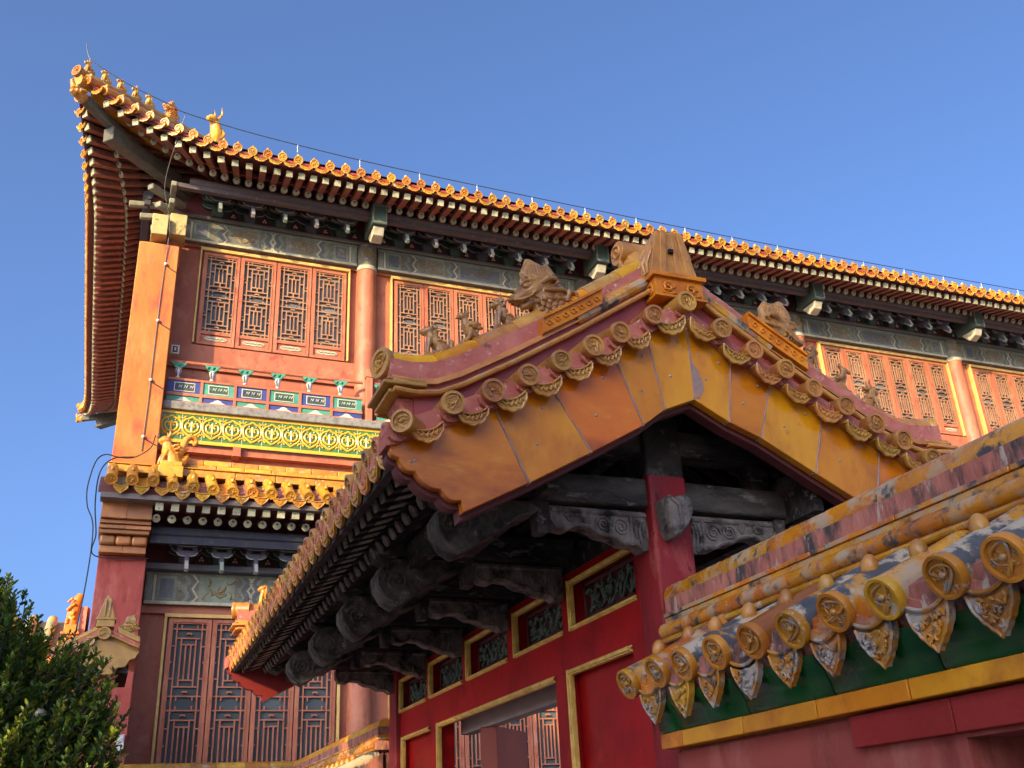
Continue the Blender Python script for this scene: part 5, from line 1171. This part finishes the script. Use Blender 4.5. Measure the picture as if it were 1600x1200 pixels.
t = MB(); t.tube([(-.51, 14.75, 2.92), (-.50, 14.75, 3.15), (-.46, 14.77, 3.36), (-.42, 14.78, 3.44)], [.10, .09, .075, .05], 10)
for k in range(10): t.ell((-.53 + random.uniform(-.05, .07), 14.66, 2.98 + .04 * k), (.03, .03, .025), 5)
place(blob(t, 'scroll_ornament', OR, .012, 1), 'scroll_ornament', gal, Matrix.Translation(GO))
mb = MB(); mb.prism([(-.40, 14.75, 2.55), (-.31, 14.75, 2.55), (-.31, 14.75, 3.25), (-.40, 14.75, 3.25)], [(-.40, 17, 3.0), (-.31, 17, 3.0), (-.31, 17, 3.7), (-.40, 17, 3.7)]); gobj('ridge_wall', mb, mat('bright_pink_mortar', (.55, .22, .15), (.45, .16, .11), 6, .8), gal)
mb = MB()
for k in range(5): mb.tube([(-.70 - .3 * k, 14.85, 2.48), (-.70 - .3 * k, 14.9, 2.40)], [.09, .02], 8)
gobj('drip_tile', mb, OR, gal)

sg = thing('garden_gate', 'small ochre tiled gate roof with pointed finial and beast half hidden by the bush', 'gate', (-.08, 13.4, -EYE))
OG = mat('dull_ochre_glaze', (.40, .22, .045), (.27, .14, .03), 7, .35, bump=.1, patches=[((.3, .2, .15), 12, .64, .05, .7)])
ax, zt = -.075, 2.50
Pp = [(-.62, 2.16), (-.40, 2.28), (-.20, 2.40), (ax, 2.47), (.08, 2.41), (.22, 2.345), (.335, 2.30)]
mb = MB(); mb.rings([[(x, 13.02, z - .02), (x, 14.4, z - .02), (x, 14.4, z + .035), (x, 13.02, z + .035)] for x, z in Pp]); obj('roof', mb, OG, sg)
mb = MB(); mb.rings([[(x, 12.98, z + .04), (x, 13.14, z + .04), (x, 13.14, z + .10), (x, 12.98, z + .10)] for x, z in Pp]); obj('ridge_band', mb, MORTAR, sg)
mb = MB(); mb.rings([[(x, 12.95, z + .10), (x, 13.16, z + .10), (x, 13.16, z + .17), (x, 12.95, z + .17)] for x, z in Pp[4:]]); mb.rings([[(x, 12.93, z + .028), (x, 13.18, z + .028), (x, 13.18, z + .046), (x, 12.93, z + .046)] for x, z in Pp]); obj('ridge_moulding', mb, OG, sg, bevel=.006)
mb = MB()
for a, b in zip(Pp[:3], Pp[1:4]): mb.tube([(a[0], 13.05, a[1] + .13), (b[0], 13.05, b[1] + .13)], .045, 10)
obj('ridge_cap_tile', mb, OG, sg)
Proto('round_tile', disc_tile(.075, .2, 61), OG).put(sg, frame((ax + .0, 12.93, 2.50), (0, -1, 0)))
for x in (-.22, -.36): Proto('round_tile', disc_tile(.05, .2, 62), OG).put(sg, frame((x, 12.95, interp(Pp, x) + .02), (-.3, -1, 0)))
mb = MB(); q = [(.33, 2.285), (.30, 2.22), (.24, 2.20), (.20, 2.12), (.12, 2.11), (.08, 2.03), (.0, 2.03), (-.05, 2.02), (-.3, 2.02), (-.3, 2.34), (ax, 2.46)]
mb.prism([(a, 12.99, b) for a, b in q], [(a, 13.05, b) for a, b in q]); obj('bargeboard', mb, OG, sg, bevel=.006)
mb = MB(); mb.box((ax - .10, 12.95, 2.58), (ax + .10, 13.2, 2.66)); mb.box((ax - .115, 12.94, 2.66), (ax + .115, 13.2, 2.685))
mb.prism([(ax - .095, 12.96, 2.685), (ax + .095, 12.96, 2.685), (ax + .095, 13.2, 2.685), (ax - .095, 13.2, 2.685)], [(ax - .035, 12.99, 2.93), (ax + .035, 12.99, 2.93), (ax + .035, 13.15, 2.93), (ax - .035, 13.15, 2.93)])
mb.box((ax - .03, 12.955, 2.70), (ax - .01, 13.0, 2.9)); mb.box((ax + .02, 12.955, 2.70), (ax + .04, 13.0, 2.88)); mb.box((ax - .02, 13.0, 2.92), (ax + .02, 13.1, 2.96)); obj('finial', mb, OG, sg, bevel=.005)
place(recolour(DRAGON, OG), 'dragon_head', sg, Matrix.Translation((.165, 13.05, 2.50)) @ Matrix.Rotation(math.pi, 4, 'Z') @ Matrix.Rotation(-.35, 4, 'Y') @ Matrix.Scale(.72, 4))
mb = MB(); mb.box((-.40, 13.05, -EYE), (.10, 14.2, 2.2)); obj('wall', mb, WALLRED, sg)
mb = MB(); mb.box((.10, 13.06, 2.06), (.24, 14.2, 2.16)); obj('eave_board', mb, OLDWOOD, sg)

# ------------------------------------------------------------------ bush at the lower left
bush = thing('evergreen_bush', 'dense dark green broad-leaved evergreen bush in the lower left corner', 'bush', (-.75, 5.9, -EYE))
LEAFM = bpy.data.materials.new('evergreen_leaf'); LEAFM.use_nodes = True; nt = LEAFM.node_tree; b = nt.nodes['Principled BSDF']
at_ = nt.nodes.new('ShaderNodeAttribute'); at_.attribute_name = 'tone'; cr = nt.nodes.new('ShaderNodeValToRGB')
cr.color_ramp.elements[0].color = (.020, .052, .010, 1); cr.color_ramp.elements[1].color = (.34, .38, .04, 1)
e = cr.color_ramp.elements.new(.55); e.color = (.075, .165, .022, 1)
nt.links.new(at_.outputs['Fac'], cr.inputs[0]); nt.links.new(cr.outputs[0], b.inputs['Base Color']); b.inputs['Roughness'].default_value = .38
tr = nt.nodes.new('ShaderNodeBsdfTranslucent'); nt.links.new(cr.outputs[0], tr.inputs[0]); mx = nt.nodes.new('ShaderNodeMixShader'); mx.inputs[0].default_value = .22
nt.links.new(b.outputs[0], mx.inputs[1]); nt.links.new(tr.outputs[0], mx.inputs[2]); nt.links.new(mx.outputs[0], nt.nodes['Material Output'].inputs[0])
rnd = random.Random(12)
stems = MB(); V = []; F = []; T = []
C0 = Vector((-.80, 5.9, -.2))
def leafy(p, d, size, tone):
    d = d.normalized(); u = d.cross(Vector((rnd.uniform(-.5, .5), rnd.uniform(-.5, .5), 1))).normalized(); n = u.cross(d)
    w = size * .23; base = len(V)
    q = [p, p + d * size * .35 + u * w + n * w * .35, p + d * size * .75 + u * w * .75 + n * w * .2, p + d * size, p + d * size * .75 - u * w * .75 + n * w * .2, p + d * size * .35 - u * w + n * w * .35, p + d * size * .5]
    V.extend(tuple(v) for v in q); F.extend([(base, base + 1, base + 2, base + 6), (base + 6, base + 2, base + 3), (base + 6, base + 3, base + 4), (base, base + 6, base + 4, base + 5)]); T.extend([tone] * 7)
shoots = []
for k in range(8600):
    th = rnd.uniform(0, 2 * math.pi); ph = math.acos(rnd.uniform(-.55, 1))
    dirv = Vector((math.sin(ph) * math.cos(th), math.sin(ph) * math.sin(th), math.cos(ph)))
    rad = Vector((.97, .85, 1.55)); lump = 1 + .07 * math.sin(5 * th + 2 * ph) + .06 * math.sin(9 * ph + 3 * th) + rnd.uniform(-.10, .03)
    tip = C0 + Vector((dirv.x * rad.x, dirv.y * rad.y, dirv.z * rad.z)) * lump
    inner = k % 5 < 2
    if inner: tip = C0 + (tip - C0) * rnd.uniform(.55, .92)
    shoots.append((tip, dirv, inner))
for tip, dirv, inner in shoots:
    up = (dirv * .6 + Vector((rnd.uniform(-.3, .3), rnd.uniform(-.3, .3), .75))).normalized(); L = rnd.uniform(.12, .26)
    base = tip - up * L; tone0 = rnd.uniform(.15, .75) + (.3 if rnd.random() < .16 else 0)
    stems.tube([base, tip], [.004, .0015], 4)
    for q in range(rnd.randint(15, 23)):
        t = rnd.random() ** .8; p = base.lerp(tip, t); a = rnd.uniform(0, 6.28)
        side_ = Vector((math.cos(a), math.sin(a), 0)); d = (up * (.25 + .8 * t) + side_ * .8).normalized()
        leafy(p, d, rnd.uniform(.034, .054) * (1 - .25 * t) * (1.7 if inner else 1), min(1, max(0, tone0 + rnd.uniform(-.18, .18) + .22 * t)))
me = bpy.data.meshes.new('crown'); me.from_pydata(V, [], F); me.materials.append(LEAFM)
at2 = me.attributes.new('tone', 'FLOAT', 'POINT'); at2.data.foreach_set('value', T)
place(me, 'crown', bush, Matrix.Identity(4))
for k in range(14):
    a = rnd.uniform(0, 6.28); r = rnd.uniform(.15, .5); stems.tube([C0 + Vector((.1 * math.cos(a), .1 * math.sin(a), -1.35)), C0 + Vector((r * .7 * math.cos(a), r * .7 * math.sin(a), -.3)), C0 + Vector((r * math.cos(a), r * math.sin(a), rnd.uniform(.3, 1.1)))], [.035, .022, .006], 7)
obj('trunk', stems, mat('brown_bark', (.10, .07, .045), (.06, .045, .03), 12, .85), bush)

# ------------------------------------------------------------------ cables and small fittings
def cable(label, name, pts, r, m, cat='cable', smooth=True):
    P = [Vector(p) for p in pts]; Q = []
    for i in range(len(P) - 1):
        p0, p1, p2, p3 = P[max(i - 1, 0)], P[i], P[i + 1], P[min(i + 2, len(P) - 1)]
        for k in range(6):
            t = k / 6; Q.append(.5 * ((2 * p1) + (p2 - p0) * t + (2 * p0 - 5 * p1 + 4 * p2 - p3) * t * t + (3 * p1 - p0 - 3 * p2 + p3) * t ** 3) if smooth else p1.lerp(p2, t))
    Q.append(P[-1]); mb = MB(); mb.tube(Q, r, 6); o = obj(name, mb, m); tag(o, label, cat); return o
lw = [(-1.48, 14.3, 12.47), (-1.42, 14.3, 12.22), (-1.29, 14.3, 12.09), (-.75, 14.3, 11.80), (-.1, 14.3, 11.56), (.20, 14.3, 11.44), (1.2, 14.3, 11.30), (2.3, 14.3, 11.21), (3.62, 14.3, 11.14), (6, 14.3, 11.08), (8.77, 14.3, 11.035), (13, 14.3, 11.02), (18.8, 14.3, 11.07), (22, 14.3, 11.08)]
cable('thin black lightning wire strung above the long amber eave of the hall', 'lightning_wire', lw, .008, WIRE, 'wire')
pm = MB(); pm.tube([(0, 0, .05), (0, 0, .22)], .006, 6); PM = mesh_of(pm, 'wire_post', WIREW)
for k in range(18):
    x = 2.08 + 1.101 * k
    z = interp([(p[0], p[2]) for p in lw], x)
    o = place(PM, 'wire_post', None, Matrix.Translation((x, 14.3, z - .215))); tag(o, 'short white pin standing on an eave tile of the hall to hold the wire', 'wire post', 'white wire pins along the eave')
cable('grey conductor hanging from the hall corner eave down the front of the orange end wall', 'down_cable', [(.19, 14.28, 11.36), (.10, 14.4, 10.9), (-.0, 14.9, 10.35), (.14, 15.25, 9.9), (.16, 15.38, 9.4), (.14, 15.385, 8.4), (.135, 15.385, 7.4), (.135, 15.385, 6.6), (.125, 15.385, 5.95), (.12, 15.385, 5.75)], .007, mat('grey_cable', (.10, .09, .085)), 'cable')
cable('black cable sagging from the lower ridge past the corbel to the side gallery', 'slack_cable', [(.30, 15.38, 6.02), (.24, 15.0, 5.66), (.02, 14.95, 5.47), (-.20, 14.9, 5.44), (-.36, 14.4, 5.28), (-.47, 14.3, 5.12), (-.53, 14.3, 4.75), (-.50, 14.3, 4.48), (-.42, 14.3, 4.30), (-.385, 14.3, 4.10), (-.38, 14.3, 3.7), (-.40, 14.3, 3.2), (-.44, 14.3, 2.7)], .009, WIRE)
cable('black cable looping close round the left edge of the corbel', 'slack_cable', [(.02, 14.9, 5.46), (-.25, 14.6, 5.30), (-.40, 14.5, 5.05), (-.42, 14.8, 4.7), (-.36, 15.0, 4.3), (-.34, 15.3, 4.05), (.39, 15.36, 4.07)], .009, WIRE)
for k, (x, y, z) in enumerate(((.16, 15.375, 9.1), (.14, 15.375, 8.02), (.135, 15.375, 6.95), (.122, 15.375, 5.98))):
    mb = MB(); mb.ell((x, y, z), .028, 6, 0); mb.tube([(x, y + .01, z - .02), (.34, 15.39, z - .13)], .008, 5, 1); o = obj('cable_clip', mb, [WIREW, WIRE]); tag(o, ['white cable clip highest on the orange end wall', 'white cable clip on the orange end wall level with the window sills', 'white cable clip on the orange end wall level with the railing panels', 'white cable clip on the orange end wall just above the lower ridge'][k], 'cable clip', 'cable clips on the end wall')
mb = MB(); mb.box((.22, 15.30, 1.39), (.33, 15.40, 1.60)); mb.box((.235, 15.292, 1.50), (.315, 15.302, 1.58)); o = obj('junction_box', mb, WIREW, bevel=.008); tag(o, 'small white junction box low on the red end wall behind the bush', 'junction box')
mb = MB(); mb.tube([(-.31, 5.55, .30), (-.31, 5.55, .65), (-.30, 5.54, .675), (-.285, 5.53, .68)], .006, 8, 0); mb.ell((-.272, 5.45, .668), (.026, .026, .020), 8, 1); mb.tube([(-.31, 5.55, -EYE), (-.31, 5.55, .30)], .010, 8, 0); o = obj('garden_lamp', mb, [STEEL, mat('pale_grey_metal', (.13, .14, .15), rough=.45)]); tag(o, 'small grey domed lamp poking out among the leaves of the bush', 'lamp')

# ------------------------------------------------------------------ ground and the unseen buildings and tree shaped to cast the shade
mb = MB(); mb.add([(-400, -400, -EYE), (400, -400, -EYE), (400, 400, -EYE), (-400, 400, -EYE)], [(0, 1, 2, 3)]); o = obj('ground', mb, PAVE); o['kind'] = 'structure'
opp = thing('unseen_shade_hall', 'unseen tall red pavilion with amber roof, shaped to shade the hall front', 'pavilion', (-18, -2.2, -EYE))  # out of view; outline fitted to shade the hall's lower front
mb = MB(); mb.box((-20.4, -3.8, -EYE), (-15.95, -.8, 10.2)); obj('wall', mb, WALLRED, opp)
q = [(-20.6, 10.0), (-15.8, 10.0), (-15.8, 10.35), (-16.9, 11.3), (-18.0, 12.5), (-18.5, 13.0), (-20.6, 13.0)]
mb = MB(); mb.prism([(a, -4, b) for a, b in q], [(a, -.5, b) for a, b in q]); obj('roof', mb, GL_HALL, opp)
side_h = thing('unseen_shade_wing', 'unseen lower red wing with amber roof, shaped to shade the gatehouse and near wall', 'wing', (-10, -6, -EYE))  # out of view; thin block placed to shade the gate and near wall
mb = MB(); mb.box((-8.4, -11, -EYE), (-7.1, -1.8, 5.3)); obj('wall', mb, WALLRED, side_h)
mb = MB(); mb.prism([(-6.9, -11.4, 5.3), (-6.9, -1.5, 5.3), (-8.6, -1.5, 5.3), (-8.6, -11.4, 5.3)], [(-7.5, -11.2, 7.8), (-7.5, -1.6, 7.6), (-8.0, -1.6, 7.6), (-8.0, -11.2, 7.8)]); obj('roof', mb, GL_HALL, side_h)

ct = thing('unseen_shade_tree', 'unseen broad leafy tree added left of the camera to shade the bush', 'tree', (-5.1, 1.6, -EYE))  # out of view; added so its crown shades the upper bush
mb = MB(); mb.tube([(-5.1, 1.6, -EYE), (-5.05, 1.6, .5), (-5.15, 1.65, 2.2), (-5.1, 1.6, 3.6)], [.16, .13, .11, .05], 10)
for k in range(7):
    a = k * .9; mb.tube([(-5.12, 1.62, 2.0 + .2 * k), (-5.1 + .7 * math.cos(a), 1.6 + .7 * math.sin(a), 2.8 + .2 * k), (-5.1 + 1.2 * math.cos(a), 1.6 + 1.2 * math.sin(a), 3.3 + .2 * k)], [.05, .035, .01], 6)
obj('trunk', mb, mat('grey_bark', (.12, .10, .08), (.07, .06, .05), 12, .85), ct)
V = []; F = []; T = []; cc = Vector((-5.1, 1.6, 4.0))
for k in range(2600):
    d = Vector((rnd.gauss(0, 1), rnd.gauss(0, 1), rnd.gauss(0, 1))).normalized(); p0 = cc + Vector((d.x * 1.5, d.y * 1.5, d.z * 1.45)) * rnd.uniform(.45, 1)
    for q in range(5): leafy(p0 + Vector((rnd.uniform(-.12, .12), rnd.uniform(-.12, .12), rnd.uniform(-.12, .12))), Vector((rnd.uniform(-1, 1), rnd.uniform(-1, 1), rnd.uniform(-.6, .6))), rnd.uniform(.08, .13), rnd.random())
me = bpy.data.meshes.new('crown'); me.from_pydata(V, [], F); me.materials.append(LEAFM); at3 = me.attributes.new('tone', 'FLOAT', 'POINT'); at3.data.foreach_set('value', T)
place(me, 'crown', ct, Matrix.Identity(4))

# ------------------------------------------------------------------ lift everything so that the ground lies at z = 0
for o in SC.objects:
    if o.parent is None: o.location.z += EYE
